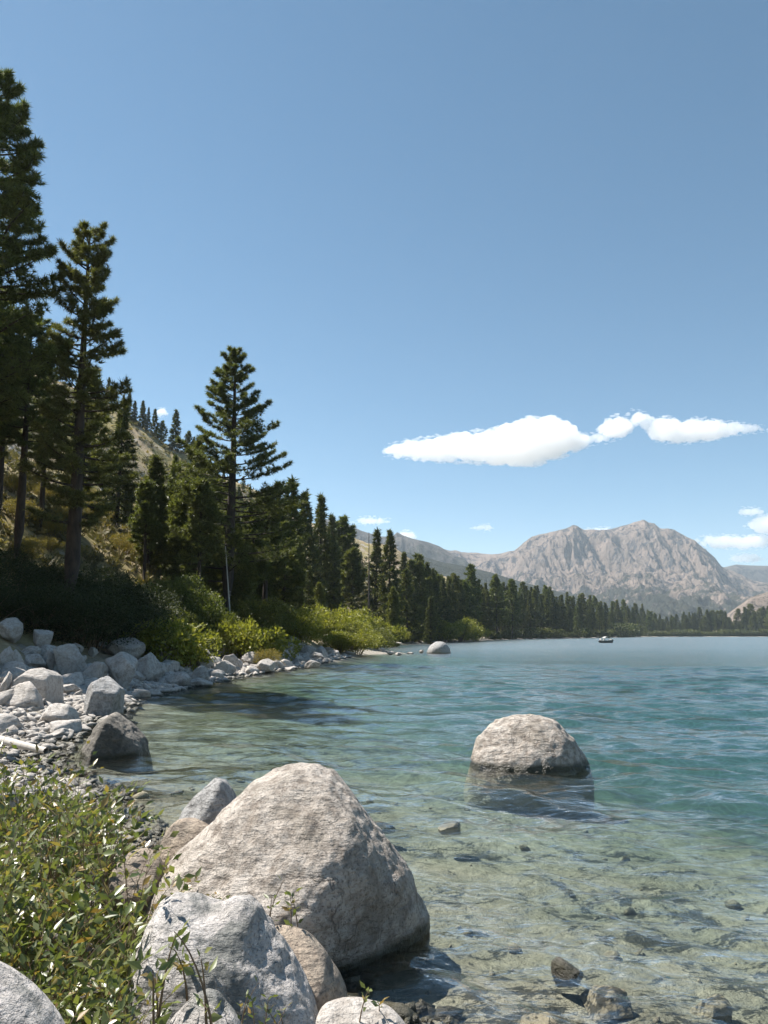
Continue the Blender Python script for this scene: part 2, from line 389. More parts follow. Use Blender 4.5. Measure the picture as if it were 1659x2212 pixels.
    vb = nd(nt, 'ShaderNodeVectorMath', operation='ADD'); L(va.outputs[0], vb.inputs[0]); L(pos, vb.inputs[1])
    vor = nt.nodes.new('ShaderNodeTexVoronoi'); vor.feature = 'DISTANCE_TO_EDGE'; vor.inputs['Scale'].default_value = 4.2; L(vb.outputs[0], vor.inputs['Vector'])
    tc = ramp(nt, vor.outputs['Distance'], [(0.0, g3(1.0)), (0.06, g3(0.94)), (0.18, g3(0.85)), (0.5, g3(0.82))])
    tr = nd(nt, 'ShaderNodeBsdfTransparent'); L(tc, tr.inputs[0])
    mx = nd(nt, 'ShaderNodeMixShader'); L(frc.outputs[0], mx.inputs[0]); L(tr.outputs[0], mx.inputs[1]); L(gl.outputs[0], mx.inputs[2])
    L(mx.outputs[0], out.inputs[0])
    ab = nd(nt, 'ShaderNodeVolumeAbsorption', Density=0.15); ab.inputs[0].default_value = (0.26, 0.70, 0.66, 1)
    sc = nd(nt, 'ShaderNodeVolumeScatter', Density=0.027); sc.inputs[0].default_value = (0.54, 0.64, 0.80, 1)
    ads = nd(nt, 'ShaderNodeAddShader'); L(ab.outputs[0], ads.inputs[0]); L(sc.outputs[0], ads.inputs[1])
    L(ads.outputs[0], out.inputs['Volume'])
    return m
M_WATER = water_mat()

def mountain_mat(name, rock1, rock2, shadow, green, green_h, green_lo=0.45, scale=1.0):
    m, nt, out = new_mat(name); L = nt.links.new
    geo = nd(nt, 'ShaderNodeNewGeometry'); pos = geo.outputs['Position']
    sx = nd(nt, 'ShaderNodeSeparateXYZ'); L(pos, sx.inputs[0])
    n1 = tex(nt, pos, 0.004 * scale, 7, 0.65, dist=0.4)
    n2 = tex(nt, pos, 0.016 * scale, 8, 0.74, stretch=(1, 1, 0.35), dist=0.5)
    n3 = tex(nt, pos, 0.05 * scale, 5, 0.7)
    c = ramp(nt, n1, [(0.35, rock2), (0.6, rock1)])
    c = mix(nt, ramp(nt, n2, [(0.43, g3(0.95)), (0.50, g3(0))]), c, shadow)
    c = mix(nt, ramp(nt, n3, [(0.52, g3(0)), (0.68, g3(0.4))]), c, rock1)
    gz = nd(nt, 'ShaderNodeMapRange'); L(sx.outputs[2], gz.inputs[0]); gz.inputs[1].default_value = green_h; gz.inputs[2].default_value = 0; gz.inputs[3].default_value = -0.12; gz.inputs[4].default_value = 0.22
    ga = nd(nt, 'ShaderNodeMath', operation='ADD'); L(tex(nt, pos, 0.007 * scale, 8, 0.72), ga.inputs[0]); L(gz.outputs[0], ga.inputs[1])
    c = mix(nt, ramp(nt, ga.outputs[0], [(green_lo + 0.08, g3(0)), (green_lo + 0.16, g3(0.92))]), c, green)
    b = nd(nt, 'ShaderNodeBsdfPrincipled', Roughness=0.95); b.inputs['Specular IOR Level'].default_value = 0.1
    L(c, b.inputs['Base Color'])
    b1 = nd(nt, 'ShaderNodeBump', Strength=1, Distance=65 / scale); L(n2, b1.inputs['Height'])
    b2 = nd(nt, 'ShaderNodeBump', Strength=1, Distance=16 / scale); L(n3, b2.inputs['Height']); L(b1.outputs[0], b2.inputs['Normal'])
    L(b2.outputs[0], b.inputs['Normal']); L(b.outputs[0], out.inputs[0])
    return m
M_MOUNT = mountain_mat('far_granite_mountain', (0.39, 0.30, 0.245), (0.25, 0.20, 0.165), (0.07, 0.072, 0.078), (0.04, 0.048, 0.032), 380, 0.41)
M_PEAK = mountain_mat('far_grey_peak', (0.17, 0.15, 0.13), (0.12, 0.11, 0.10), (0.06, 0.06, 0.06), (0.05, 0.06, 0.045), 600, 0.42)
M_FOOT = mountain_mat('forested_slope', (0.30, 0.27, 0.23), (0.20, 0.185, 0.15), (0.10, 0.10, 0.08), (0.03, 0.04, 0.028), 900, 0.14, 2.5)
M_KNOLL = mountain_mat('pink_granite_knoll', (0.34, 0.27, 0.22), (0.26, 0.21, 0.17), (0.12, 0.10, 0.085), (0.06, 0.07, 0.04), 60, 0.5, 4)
# ------------------------------------------------------------------ builders
def mesh_np(name, verts, faces, mat=None, smooth=False):
    """faces: array (n,3) or (n,4)"""
    verts = np.asarray(verts, np.float32); faces = np.asarray(faces, np.int32)
    me = bpy.data.meshes.new(name)
    n, k = faces.shape
    me.vertices.add(len(verts)); me.vertices.foreach_set('co', verts.ravel())
    me.loops.add(n * k); me.loops.foreach_set('vertex_index', faces.ravel())
    me.polygons.add(n)
    me.polygons.foreach_set('loop_start', np.arange(0, n * k, k, dtype=np.int32))
    me.polygons.foreach_set('loop_total', np.full(n, k, np.int32))
    if smooth: me.polygons.foreach_set('use_smooth', np.ones(n, bool))
    me.update(calc_edges=True); me.validate()
    if mat: me.materials.append(mat)
    return me
def link(name, data, parent=None, loc=None, rot=None, scale=None):
    o = bpy.data.objects.new(name, data); COL.objects.link(o)
    if parent: o.parent = parent
    if loc is not None: o.location = tuple(float(v) for v in loc)
    if rot is not None: o.rotation_euler = tuple(float(v) for v in rot)
    if scale is not None: o.scale = (scale,) * 3 if isinstance(scale, (int, float)) else tuple(float(v) for v in scale)
    return o
def tag(o, label=None, cat=None, group=None, kind=None):
    if label: o['label'] = label
    if cat: o['category'] = cat
    if group: o['group'] = group
    if kind: o['kind'] = kind
    return o
def copy_thing(root, loc, rotz, scale, label, group=None, cat=None):
    r = root.copy(); COL.objects.link(r)
    r.location = tuple(float(v) for v in loc); r.rotation_euler = (0, 0, float(rotz))
    r.scale = (scale,) * 3 if isinstance(scale, (int, float)) else tuple(float(v) for v in scale)
    r['label'] = label
    if 'group' in r: del r['group']
    if group: r['group'] = group
    if cat: r['category'] = cat
    for ch in root.children:
        c = ch.copy(); COL.objects.link(c); c.parent = r
    return r

def tubes(paths, sides=6):
    """paths: list of (points Nx3, radii N) -> verts, quads"""
    V, Q = [], []; off = 0
    ang = np.linspace(0, 2 * np.pi, sides, endpoint=False)
    for P, R in paths:
        P = np.asarray(P, float); R = np.asarray(R, float); n = len(P)
        T = np.gradient(P, axis=0); T /= np.linalg.norm(T, axis=1)[:, None] + 1e-9
        up = np.where(np.abs(T[:, 2:3]) > 0.9, np.array([[1.0, 0, 0]]), np.array([[0, 0, 1.0]]))
        A = np.cross(T, up); A /= np.linalg.norm(A, axis=1)[:, None] + 1e-9
        B = np.cross(T, A)
        ring = P[:, None, :] + R[:, None, None] * (np.cos(ang)[None, :, None] * A[:, None, :] + np.sin(ang)[None, :, None] * B[:, None, :])
        V.append(ring.reshape(-1, 3))
        i = np.arange(n - 1)[:, None] * sides; j = np.arange(sides)[None, :]; j2 = (j + 1) % sides
        q = np.stack([i + j, i + j2, i + sides + j2, i + sides + j], -1).reshape(-1, 4) + off
        Q.append(q); off += n * sides
    return np.concatenate(V), np.concatenate(Q)

def blades(P, D, length, width, rng):
    """one thin triangle per point P along direction D"""
    n = len(P)
    rnd = rng.normal(size=(n, 3)); W = np.cross(D, rnd); W /= np.linalg.norm(W, axis=1)[:, None] + 1e-9
    length = np.broadcast_to(length, n)[:, None]; width = np.broadcast_to(width, n)[:, None]
    a = P - W * width / 2; b = P + W * width / 2; c = P + D * length
    V = np.stack([a, b, c], 1).reshape(-1, 3)
    return V, np.arange(3 * n).reshape(-1, 3)

def leaves(P, D, length, width, rng, upbias=0.6):
    """diamond leaves folded at the midrib: 4 verts, 2 triangles"""
    n = len(P)
    N = rng.normal(size=(n, 3)) * (1 - upbias) + np.array([0, 0, 1.0]) * upbias
    W = np.cross(D, N); W /= np.linalg.norm(W, axis=1)[:, None] + 1e-9
    N = np.cross(W, D)
    length = np.broadcast_to(length, n)[:, None]; width = np.broadcast_to(width, n)[:, None]
    a = P; b = P + D * length * 0.42 + W * width / 2 + N * width * 0.18; c = P + D * length; d = P + D * length * 0.42 - W * width / 2 + N * width * 0.18
    V = np.stack([a, b, c, d], 1).reshape(-1, 3)
    k = np.arange(n)[:, None] * 4
    Fc = np.concatenate([k + np.array([[0, 1, 2]]), k + np.array([[0, 2, 3]])], 1).reshape(-1, 3)
    return V, Fc

def unit(v): return v / (np.linalg.norm(v, axis=-1, keepdims=True) + 1e-9)

def make_conifer(name, label, cat, seed, h, r, base, nb, tpb, tuft_len, tuft_w, nblade, prof, droop=0.1, up=0.25, mat=None, bark_r=0.03, lean=0.0, gaps=0.0, limb=True, spread=0.32, tstart=0.3, blunt=0.0):
    rng = np.random.default_rng(seed)
    root = bpy.data.objects.new(name, None); COL.objects.link(root)
    tag(root, label, cat)
    zt = np.linspace(-0.03, 1.0, 12)
    bend = np.stack([np.sin(zt * 3 + seed) * 0.006 * h + lean * h * zt ** 1.3, np.cos(zt * 2.3 + seed) * 0.006 * h, zt * h], 1)
    rad = bark_r * h * (1 - zt.clip(0, 1) * 0.93) * (1 + 0.5 * np.exp(-zt.clip(0) * 30))
    paths = [(bend, rad)]
    PB, DB = [], []
    t = (np.arange(nb) + rng.random(nb)) / nb
    t = t ** 0.92
    az = np.arange(nb) * 2.39996 + rng.normal(0, 0.5, nb)
    whorl = np.round(t * nb / 5) / (nb / 5)
    t = np.clip(0.78 * t + 0.22 * whorl, 0, 0.995)
    ph = rng.random(4) * 6.28
    for j in range(nb):
        tj = t[j]
        if rng.random() < gaps * (1 - tj): continue
        lobe = 1 + 0.22 * math.sin(az[j] * 2 + ph[0] + tj * 5) + 0.15 * math.sin(az[j] * 3 + ph[1] - tj * 9)
        Lb = r * h * np.interp(tj, prof[0], prof[1]) * (0.62 + 0.5 * rng.random()) * lobe
        Lb = min(Lb, 1.02 * r * h * np.interp(tj, prof[0], prof[1]))
        if Lb < 0.012 * h: Lb = 0.012 * h
        z0 = h * (base + (1 - base) * tj)
        x0 = np.interp(z0, bend[:, 2], bend[:, 0]); y0 = np.interp(z0, bend[:, 2], bend[:, 1])
        s = np.linspace(0, 1, 6)
        rise = (0.55 * tj ** 2) + rng.normal(0, 0.07)
        zz = z0 + Lb * (rise * s - droop * s * (1 - tj) * 1.6 + up * s ** 2.2)
        aj = az[j] + np.cumsum(rng.normal(0, 0.07, 6))
        P = np.stack([x0 + Lb * s * np.cos(aj), y0 + Lb * s * np.sin(aj), zz], 1)
        if limb: paths.append((P, np.linspace(1, 0.15, 6) * bark_r * h * 0.13 * (0.4 + Lb / (r * h))))
        nt = max(3, int(tpb * (0.25 + Lb / (r * h))))
        ss = tstart + (1 - tstart) * rng.random(nt) ** 0.75
        ss[:2] = (1.0, 0.93)
        lat = rng.normal(0, spread, nt) * Lb * (1.1 - ss) * 0.9 + rng.normal(0, 0.03, nt) * Lb
        ca, sa = math.cos(az[j]), math.sin(az[j])
        px = np.interp(ss, s, P[:, 0]) - sa * lat; py = np.interp(ss, s, P[:, 1]) + ca * lat
        pz = np.interp(ss, s, P[:, 2]) + np.abs(lat) * 0.18 + rng.normal(0, 0.02, nt) * Lb
        PB.append(np.stack([px, py, pz], 1))
        od = np.tile([ca, sa, 0.35], (nt, 1)); od[:, 0] += -sa * np.sign(lat) * 0.5; od[:, 1] += ca * np.sign(lat) * 0.5
        DB.append(od)
    # leader
    k = 6; PB.append(np.stack([np.full(k, bend[-1, 0]), np.full(k, bend[-1, 1]), np.linspace(0.955, 1.0, k) * h], 1)); DB.append(np.tile([0, 0, 1.0], (k, 1)))
    PB = np.concatenate(PB); DB = np.concatenate(DB)
    n = len(PB)
    P = np.repeat(PB, nblade, 0)
    D = unit(np.repeat(unit(DB), nblade, 0) * 0.55 + unit(rng.normal(size=(n * nblade, 3))) + np.array([0, 0, 0.25]))
    sz = np.repeat(0.7 + 0.6 * rng.random(n), nblade)
    V, Fc = blades(P - D * tuft_len * 0.1, D, tuft_len * sz * (0.7 + 0.5 * rng.random(len(P))), tuft_w * sz, rng)
    link('crown', mesh_np(name + '_crown', V, Fc, mat or M_PINE), root)
    tv, tq = tubes(paths[:1], 9)
    if len(paths) > 1:
        bv, bq = tubes(paths[1:], 4); tq = np.concatenate([tq, bq + len(tv)]); tv = np.concatenate([tv, bv])
    link('trunk', mesh_np(name + '_trunk', tv, tq, M_BARK, True), root)
    root['h'] = h
    return root

PROF_PINE = ([0, .1, .3, .6, .85, 1], [0.55, .9, 1.0, .72, .40, .12])
PROF_TOP = ([0, .1, .3, .6, .85, 1], [0.8, 1.0, .85, .70, .50, .26])
PROF_CONE = ([0, .15, .5, .8, 1], [0.85, 1.0, .66, .32, .04])
PROF_COL = ([0, .15, .5, .8, 1], [0.7, 1.0, .92, .60, .10])

def make_bush(name, label, cat, seed, w, h, nl, lsize, mat, lumps=9, group=None, elong=1.6, stem_mat=None):
    rng = np.random.default_rng(seed)
    root = bpy.data.objects.new(name, None); COL.objects.link(root); tag(root, label, cat, group)
    ce = np.stack([rng.normal(0, .26, lumps) * w, rng.normal(0, .26, lumps) * w, h * (0.30 + 0.42 * rng.random(lumps))], 1)
    rad = (0.16 + 0.16 * rng.random(lumps)) * w
    k = rng.integers(0, lumps, nl)
    d = unit(rng.normal(size=(nl, 3)) * np.array([1, 1, 0.9]) + np.array([0, 0, .25]))
    rr = rad[k] * (0.45 + 0.6 * rng.random(nl) ** 0.5)
    P = ce[k] + d * rr[:, None] * np.array([1, 1, h / w * 1.3])
    P = P + 0.06 * w * np.stack([noise(P[:, 0] * 3 / w * 2, P[:, 1] * 6 / w, P[:, 2] * 6 / w, s + seed) for s in (1, 2, 3)], 1)
    P[:, 2] = np.maximum(P[:, 2], 0.03 * h * rng.random(nl))
    V, Fc = leaves(P, unit(d + rng.normal(size=(nl, 3)) * 0.8), lsize * (0.6 + 0.8 * rng.random(nl)), lsize / elong * (0.7 + .5 * rng.random(nl)), rng, 0.45)
    link('foliage', mesh_np(name + '_foliage', V, Fc, mat), root)
    paths = []
    for c in ce:
        s = np.linspace(0, 1, 5)[:, None]
        b = np.array([c[0] * .25, c[1] * .25, -0.05 * h])
        p = b + (c * 1.05 - b) * s + np.array([0, 0, .1 * h]) * np.sin(s * np.pi)
        paths.append((p, np.linspace(0.02, 0.006, 5) * w * 0.6))
    v, q = tubes(paths, 5)
    link('stem', mesh_np(name + '_stem', v, q, stem_mat or M_TWIG, True), root)
    return root

# rocks
def ico(level):
    bm = bmesh.new(); bmesh.ops.create_icosphere(bm, subdivisions=level, radius=1.0)
    V = np.array([v.co[:] for v in bm.verts]); Fc = np.array([[v.index for v in f.verts] for f in bm.faces]); bm.free()
    return V, Fc
ICO = {k: ico(k) for k in (1, 2, 4, 5, 6, 7)}

def rock_mesh(name, seed, level=5, facets=9, sharp=0.6, rough=0.05, mat=None, fine=0.012):
    """unit boulder, bounding box -1..1, broken by flat faces and roughened"""
    rng = np.random.default_rng(seed)
    V, Fc = ICO[level]
    d = V.copy()
    gi = np.arange(facets) + .5; gp = np.arccos(1 - 2 * gi / facets); gt = np.pi * (1 + 5 ** .5) * gi
    N = unit(np.stack([np.cos(gt) * np.sin(gp), np.sin(gt) * np.sin(gp), np.cos(gp)], 1) + rng.normal(size=(facets, 3)) * 0.42); dist = 0.50 + 0.26 * rng.random(facets)
    r = soft_planes(d, N, dist + .15, 8 + 22 * sharp)
    P = d * np.minimum(r, 1.25)[:, None]
    P = P * (1 + 0.05 * fbm(d[:, 0] * 1.1, d[:, 1] * 1.1, d[:, 2] * 1.1, 2, seed)[:, None])
    P = P / np.abs(P).max(0)
    n1 = fbm(P[:, 0] * 2.4, P[:, 1] * 2.4, P[:, 2] * 2.4, 4, seed + 5)
    n2 = fbm(P[:, 0] * 9, P[:, 1] * 9, P[:, 2] * 9, 4, seed + 9)
    P = P + d * (rough * n1 + fine * n2)[:, None]
    P = P / np.abs(P).max(0)
    return mesh_np(name, P, Fc, mat or M_GRANITE, True)

def soft_planes(d, N, dist, p):
    c = np.maximum(d @ N.T, 0) / dist[None]
    return (c ** p).sum(1) ** (-1.0 / p)
def block_rock(name, outline, Y, thick, mat, seed, label, level=5, front=(0.05, 0.1), faces=(), p=26, rough=0.02, fine=0.012, cat='boulder', group=None):
    """angular boulder bounded by flat faces: the sides follow the outline, the front face tilts by `front`"""
    pts = np.array([at_depth(u, v, Y) for u, v in outline])
    C = np.array([pts[:, 0].mean(), Y, pts[:, 2].mean()]); rel = pts - C
    rng = np.random.default_rng(seed); N, D = [], []
    n = len(rel)
    for i in range(n):
        a, b = rel[i], rel[(i + 1) % n]
        e = b - a; nn = np.array([e[2], 0, -e[0]]); nn /= np.linalg.norm(nn) + 1e-9
        if nn @ a < 0: nn = -nn
        dd = nn @ a
        nn = nn + np.array([0, rng.uniform(-.28, .28), 0]); k = np.linalg.norm(nn); N.append(nn / k); D.append(dd / k)
    for nn, dd in [((front[0], -1, front[1]), thick / 2), ((0.1, 1, 0.1), thick / 2)] + list(faces):
        nn = np.array(nn, float); N.append(nn / np.linalg.norm(nn)); D.append(dd)
    V, Fc = ICO[level]
    r = soft_planes(V, np.array(N), np.maximum(np.array(D), 0.02), p)
    P = V * r[:, None]; S = r.mean(); q = P / S + seed
    n1 = fbm(q[:, 0] * 1.6, q[:, 1] * 1.6, q[:, 2] * 1.6, 4, seed); n2 = fbm(q[:, 0] * 7, q[:, 1] * 7, q[:, 2] * 7, 4, seed + 3)
    P = P + V * (S * (rough * n1 + fine * n2))[:, None]
    return tag(link(name, mesh_np(name, P, Fc, mat, True), loc=C), label, cat, group)

def rock_from_outline(name, outline, Y, thick, mat, seed, label, group=None, level=6, cuts=(), rough=0.03, fine=0.012, cat='boulder', power=1.0, freq=2.2, lean=0.0):
    """solid boulder whose front view has this outline; it stands upright at its own distance Y and is `thick` deep"""
    pts = np.array([at_depth(u, v, Y) for u, v in outline])
    C = np.array([(pts[:, 0].min() + pts[:, 0].max()) / 2, Y, (pts[:, 2].min() + pts[:, 2].max()) / 2])
    rel = pts - C
    th = np.arctan2(rel[:, 2], rel[:, 0]); R = np.hypot(rel[:, 0], rel[:, 2])
    o = np.argsort(th); th, R = th[o], R[o]
    th = np.concatenate([th - 2 * np.pi, th, th + 2 * np.pi]); R = np.concatenate([R] * 3)
    V, Fc = ICO[level]
    a = np.arctan2(V[:, 2], V[:, 0]); lat = np.hypot(V[:, 0], V[:, 2]); dep = V[:, 1]
    Rr = np.interp(a, th, R)
    # soften the outline away from the rim
    Rm = sum(np.interp(a + k * 0.15, th, R) for k in (-2, -1, 0, 1, 2)) / 5
    w = np.clip(lat, 0, 1) ** 6
    Rr = Rr * w + Rm * (1 - w)
    latp = lat ** power
    P = np.stack([latp * Rr * np.cos(a), dep * thick / 2, latp * Rr * np.sin(a)], 1)
    P[:, 1] += lean * P[:, 2]
    for nrm, dd, k in cuts:
        nn = np.array(nrm, float); nn /= np.linalg.norm(nn)
        w = 0.075 * R.mean()
        e = P @ nn - dd
        P = P - (w * np.logaddexp(0, e / w) * k)[:, None] * nn
    S = R.mean()
    q = (P + C)
    n1 = fbm(q[:, 0] * freq, q[:, 1] * freq, q[:, 2] * freq, 4, seed); n2 = fbm(q[:, 0] * 9, q[:, 1] * 9, q[:, 2] * 9, 4, seed + 3)
    n3 = ridged(q[:, 0] * 3 + q[:, 2] * 1.5, q[:, 1] * 3 - q[:, 2] * 2, 3, seed + 7)
    # faces facing the viewer and the inside get the relief; the rim keeps its outline
    P = P + unit(P) * (S * (rough * n1 + fine * n2 + fine * 0.9 * n3))[:, None]
    me = mesh_np(name, P, Fc, mat, True)
    ob = link(name, me, loc=C)
    tag(ob, label, cat, group)
    return ob
# ------------------------------------------------------------------ setting: ground, water, mountains, clouds
def polar(radii, angles, zf):
    A, R = np.meshgrid(angles, radii)
    X = R * np.sin(A); Y = R * np.cos(A)
    Z = zf(X, Y, R)
    nr, na = X.shape
    i = np.arange(nr - 1)[:, None] * na; j = np.arange(na - 1)[None, :]
    q = np.stack([i + j, i + na + j, i + na + j + 1, i + j + 1], -1).reshape(-1, 4)
    return np.stack([X, Y, Z], -1).reshape(-1, 3), q[:, ::-1], nr, na

ang_g = np.radians(np.concatenate([np.arange(-180, -42, 3.0), np.arange(-42, 38, 0.17), np.arange(38, 180.1, 3.0)]))
rad_g = np.concatenate([[0.0, 0.5], np.geomspace(1.0, 120, 380), np.geomspace(123, 1300, 230), np.geomspace(1330, 9000, 30)])
gv, gq, _, _ = polar(rad_g, ang_g, lambda X, Y, R: H(X, Y))
tag(link('ground', mesh_np('ground', gv, gq[:, ::-1][:, ::-1], M_GROUND, True)), kind='structure')

wr = np.random.default_rng(11)
NW = 60
w_l = np.geomspace(0.22, 3.0, NW); w_dir = np.radians(-104) + wr.normal(0, 0.62, NW)
w_k = 2 * np.pi / w_l; w_ph = wr.random(NW) * 6.28
w_a = 0.0062 * w_l ** 0.80
def waves(X, Y, R):
    dr = np.where(R < 60, R * 0.0062, R * 0.02) + 0.01
    Z = np.zeros_like(X); gx = 0.35 * noise(X * .4, Y * .4, None, 3); gy = 0.35 * noise(X * .4, Y * .4, None, 4)
    for k in range(NW):
        w = sstep(2.5, 5.0, w_l[k] / dr)
        p = w_k[k] * ((X + gx) * math.cos(w_dir[k]) + (Y + gy) * math.sin(w_dir[k])) + w_ph[k]
        Z += w * w_a[k] * (np.sin(p) + 0.22 * np.cos(2 * p))
    Z *= 1 + 0.5 * noise(X * .15, Y * .22, None, 9)
    Z *= 0.55 + 0.45 * sstep(0.2, 4, -shore_dist(X, Y))
    return Z
ang_w = np.radians(np.concatenate([np.arange(-100, -33, 2.0), np.arange(-33, 33, 0.125), np.arange(33, 101, 2.0)]))
rad_w = np.concatenate([np.geomspace(1.2, 60, 620), np.geomspace(61, 5000, 220)])
wv, wq, nr, na = polar(rad_w, ang_w, waves)
# close the body of water: side walls and a floor far below the lake bed
ring = np.concatenate([np.arange(na), np.arange(1, nr) * na + na - 1, (nr - 1) * na + np.arange(na - 2, -1, -1), np.arange(nr - 2, 0, -1) * na])
low = wv[ring].copy(); low[:, 2] = -14.0
base = len(wv); m = len(ring)
jj = np.arange(m); j2 = (jj + 1) % m
side = np.stack([ring[jj], ring[j2], base + j2, base + jj], -1)
me = bpy.data.meshes.new('water')
allv = np.concatenate([wv, low]).tolist()
faces = wq.tolist() + side.tolist() + [list(range(base + m - 1, base - 1, -1))]
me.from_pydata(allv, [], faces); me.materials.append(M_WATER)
sm = np.zeros(len(me.polygons), bool); sm[:len(wq)] = True
me.polygons.foreach_set('use_smooth', sm)
bm = bmesh.new(); bm.from_mesh(me); bmesh.ops.recalc_face_normals(bm, faces=bm.faces); bm.to_mesh(me); bm.free()
tag(link('water', me), kind='structure')

def ridge_mesh(name, crest, Yc, Yf, mat, seed, nx=420, ny=260, cliff=(0.62, 0.80), rough=1.0, foot=-8.0, meander=0.0):
    pts = np.array([at_depth(u, v, Yc) for u, v in crest])
    x0, x1 = pts[0, 0], pts[-1, 0]
    X, T = np.meshgrid(np.linspace(x0, x1, nx), np.linspace(0, 1.25, ny))
    Yv = Yf + (Yc - Yf) * T
    xs = X * (Yf + (Yc - Yf) * np.clip(T, 0.55, 1.0)) / Yc
    Xw = xs
    cz = np.interp(X, pts[:, 0], pts[:, 2])
    tt = T + meander * 0.05 * fbm(Xw * .004, Yv * .0 + 3, None, 4, seed)
    prof = np.interp(tt, [0, 0.30, cliff[0], cliff[1], 0.93, 1.0, 1.25], [0, 0.16, 0.44, 0.60, 0.93, 1.0, 0.72])
    rib = ridged(Xw * .0095 + 0.6 * fbm(Xw * .004, Yv * .004, None, 3, seed + 31), Yv * .0016, 6, seed + 2, 0.6) - 0.45
    rib2 = ridged(Xw * .0042, Yv * .0030, 6, seed + 12, 0.6) - 0.45
    f1 = fbm(Xw * .012, Yv * .012, None, 6, seed + 5) + 0.8 * (ridged(Xw * .02, Yv * .005, 4, seed + 15) - .4)
    band = np.exp(-((tt - 0.80) / 0.10) ** 2)
    amp = cz.clip(40) / 640.0
    calm = 1 - np.exp(-((T - 1) / 0.05) ** 2)
    Z = cz * prof + calm * amp * rough * (rib * 95 * band + rib2 * 46 * sstep(0.03, 0.35, tt) * sstep(0.95, 0.70, tt) + f1 * 26 * sstep(0, .15, tt) * sstep(1.05, 0.9, tt) + 7 * fbm(Xw * .02, Yv * .02, None, 4, seed + 6))
    Z = np.where(T <= 0, foot, Z)
    V = np.stack([Xw, Yv, Z], -1).reshape(-1, 3)
    i = np.arange(ny - 1)[:, None] * nx; j = np.arange(nx - 1)[None, :]
    q = np.stack([i + j, i + j + 1, i + nx + j + 1, i + nx + j], -1).reshape(-1, 4)
    return tag(link(name, mesh_np(name, V, q, mat, True)), kind='structure')

MAIN = [(700, 1240), (850, 1205), (940, 1188), (960, 1183), (985, 1184), (1050, 1194), (1080, 1194), (1110, 1190), (1132, 1172), (1150, 1160), (1172, 1156), (1215, 1146), (1230, 1141), (1238, 1136), (1248, 1137), (1262, 1145), (1290, 1147), (1310, 1144), (1335, 1139), (1358, 1135), (1372, 1131), (1392, 1130), (1402, 1134), (1414, 1134), (1426, 1144), (1455, 1149), (1470, 1156), (1500, 1170), (1525, 1184), (1545, 1200), (1558, 1218), (1582, 1230), (1620, 1248), (1700, 1262), (1800, 1290), (1950, 1330)]
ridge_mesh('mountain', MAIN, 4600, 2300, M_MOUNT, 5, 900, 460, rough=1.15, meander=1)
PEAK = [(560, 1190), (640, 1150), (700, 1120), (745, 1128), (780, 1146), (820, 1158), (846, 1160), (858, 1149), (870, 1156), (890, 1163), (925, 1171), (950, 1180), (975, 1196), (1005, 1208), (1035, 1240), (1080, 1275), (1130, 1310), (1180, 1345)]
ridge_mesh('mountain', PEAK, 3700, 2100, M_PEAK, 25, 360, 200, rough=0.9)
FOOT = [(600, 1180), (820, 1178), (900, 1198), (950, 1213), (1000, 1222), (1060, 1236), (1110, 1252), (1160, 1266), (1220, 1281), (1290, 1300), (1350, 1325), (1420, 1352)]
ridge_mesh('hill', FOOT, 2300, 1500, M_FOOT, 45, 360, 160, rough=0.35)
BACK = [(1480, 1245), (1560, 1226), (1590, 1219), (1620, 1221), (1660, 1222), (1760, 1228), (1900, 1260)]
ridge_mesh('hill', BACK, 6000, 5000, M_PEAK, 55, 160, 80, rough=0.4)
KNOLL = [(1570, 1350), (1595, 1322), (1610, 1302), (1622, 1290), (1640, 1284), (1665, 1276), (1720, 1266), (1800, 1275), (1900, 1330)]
ridge_mesh('hill', KNOLL, 1900, 1500, M_KNOLL, 65, 200, 120, rough=1.4, foot=-5)

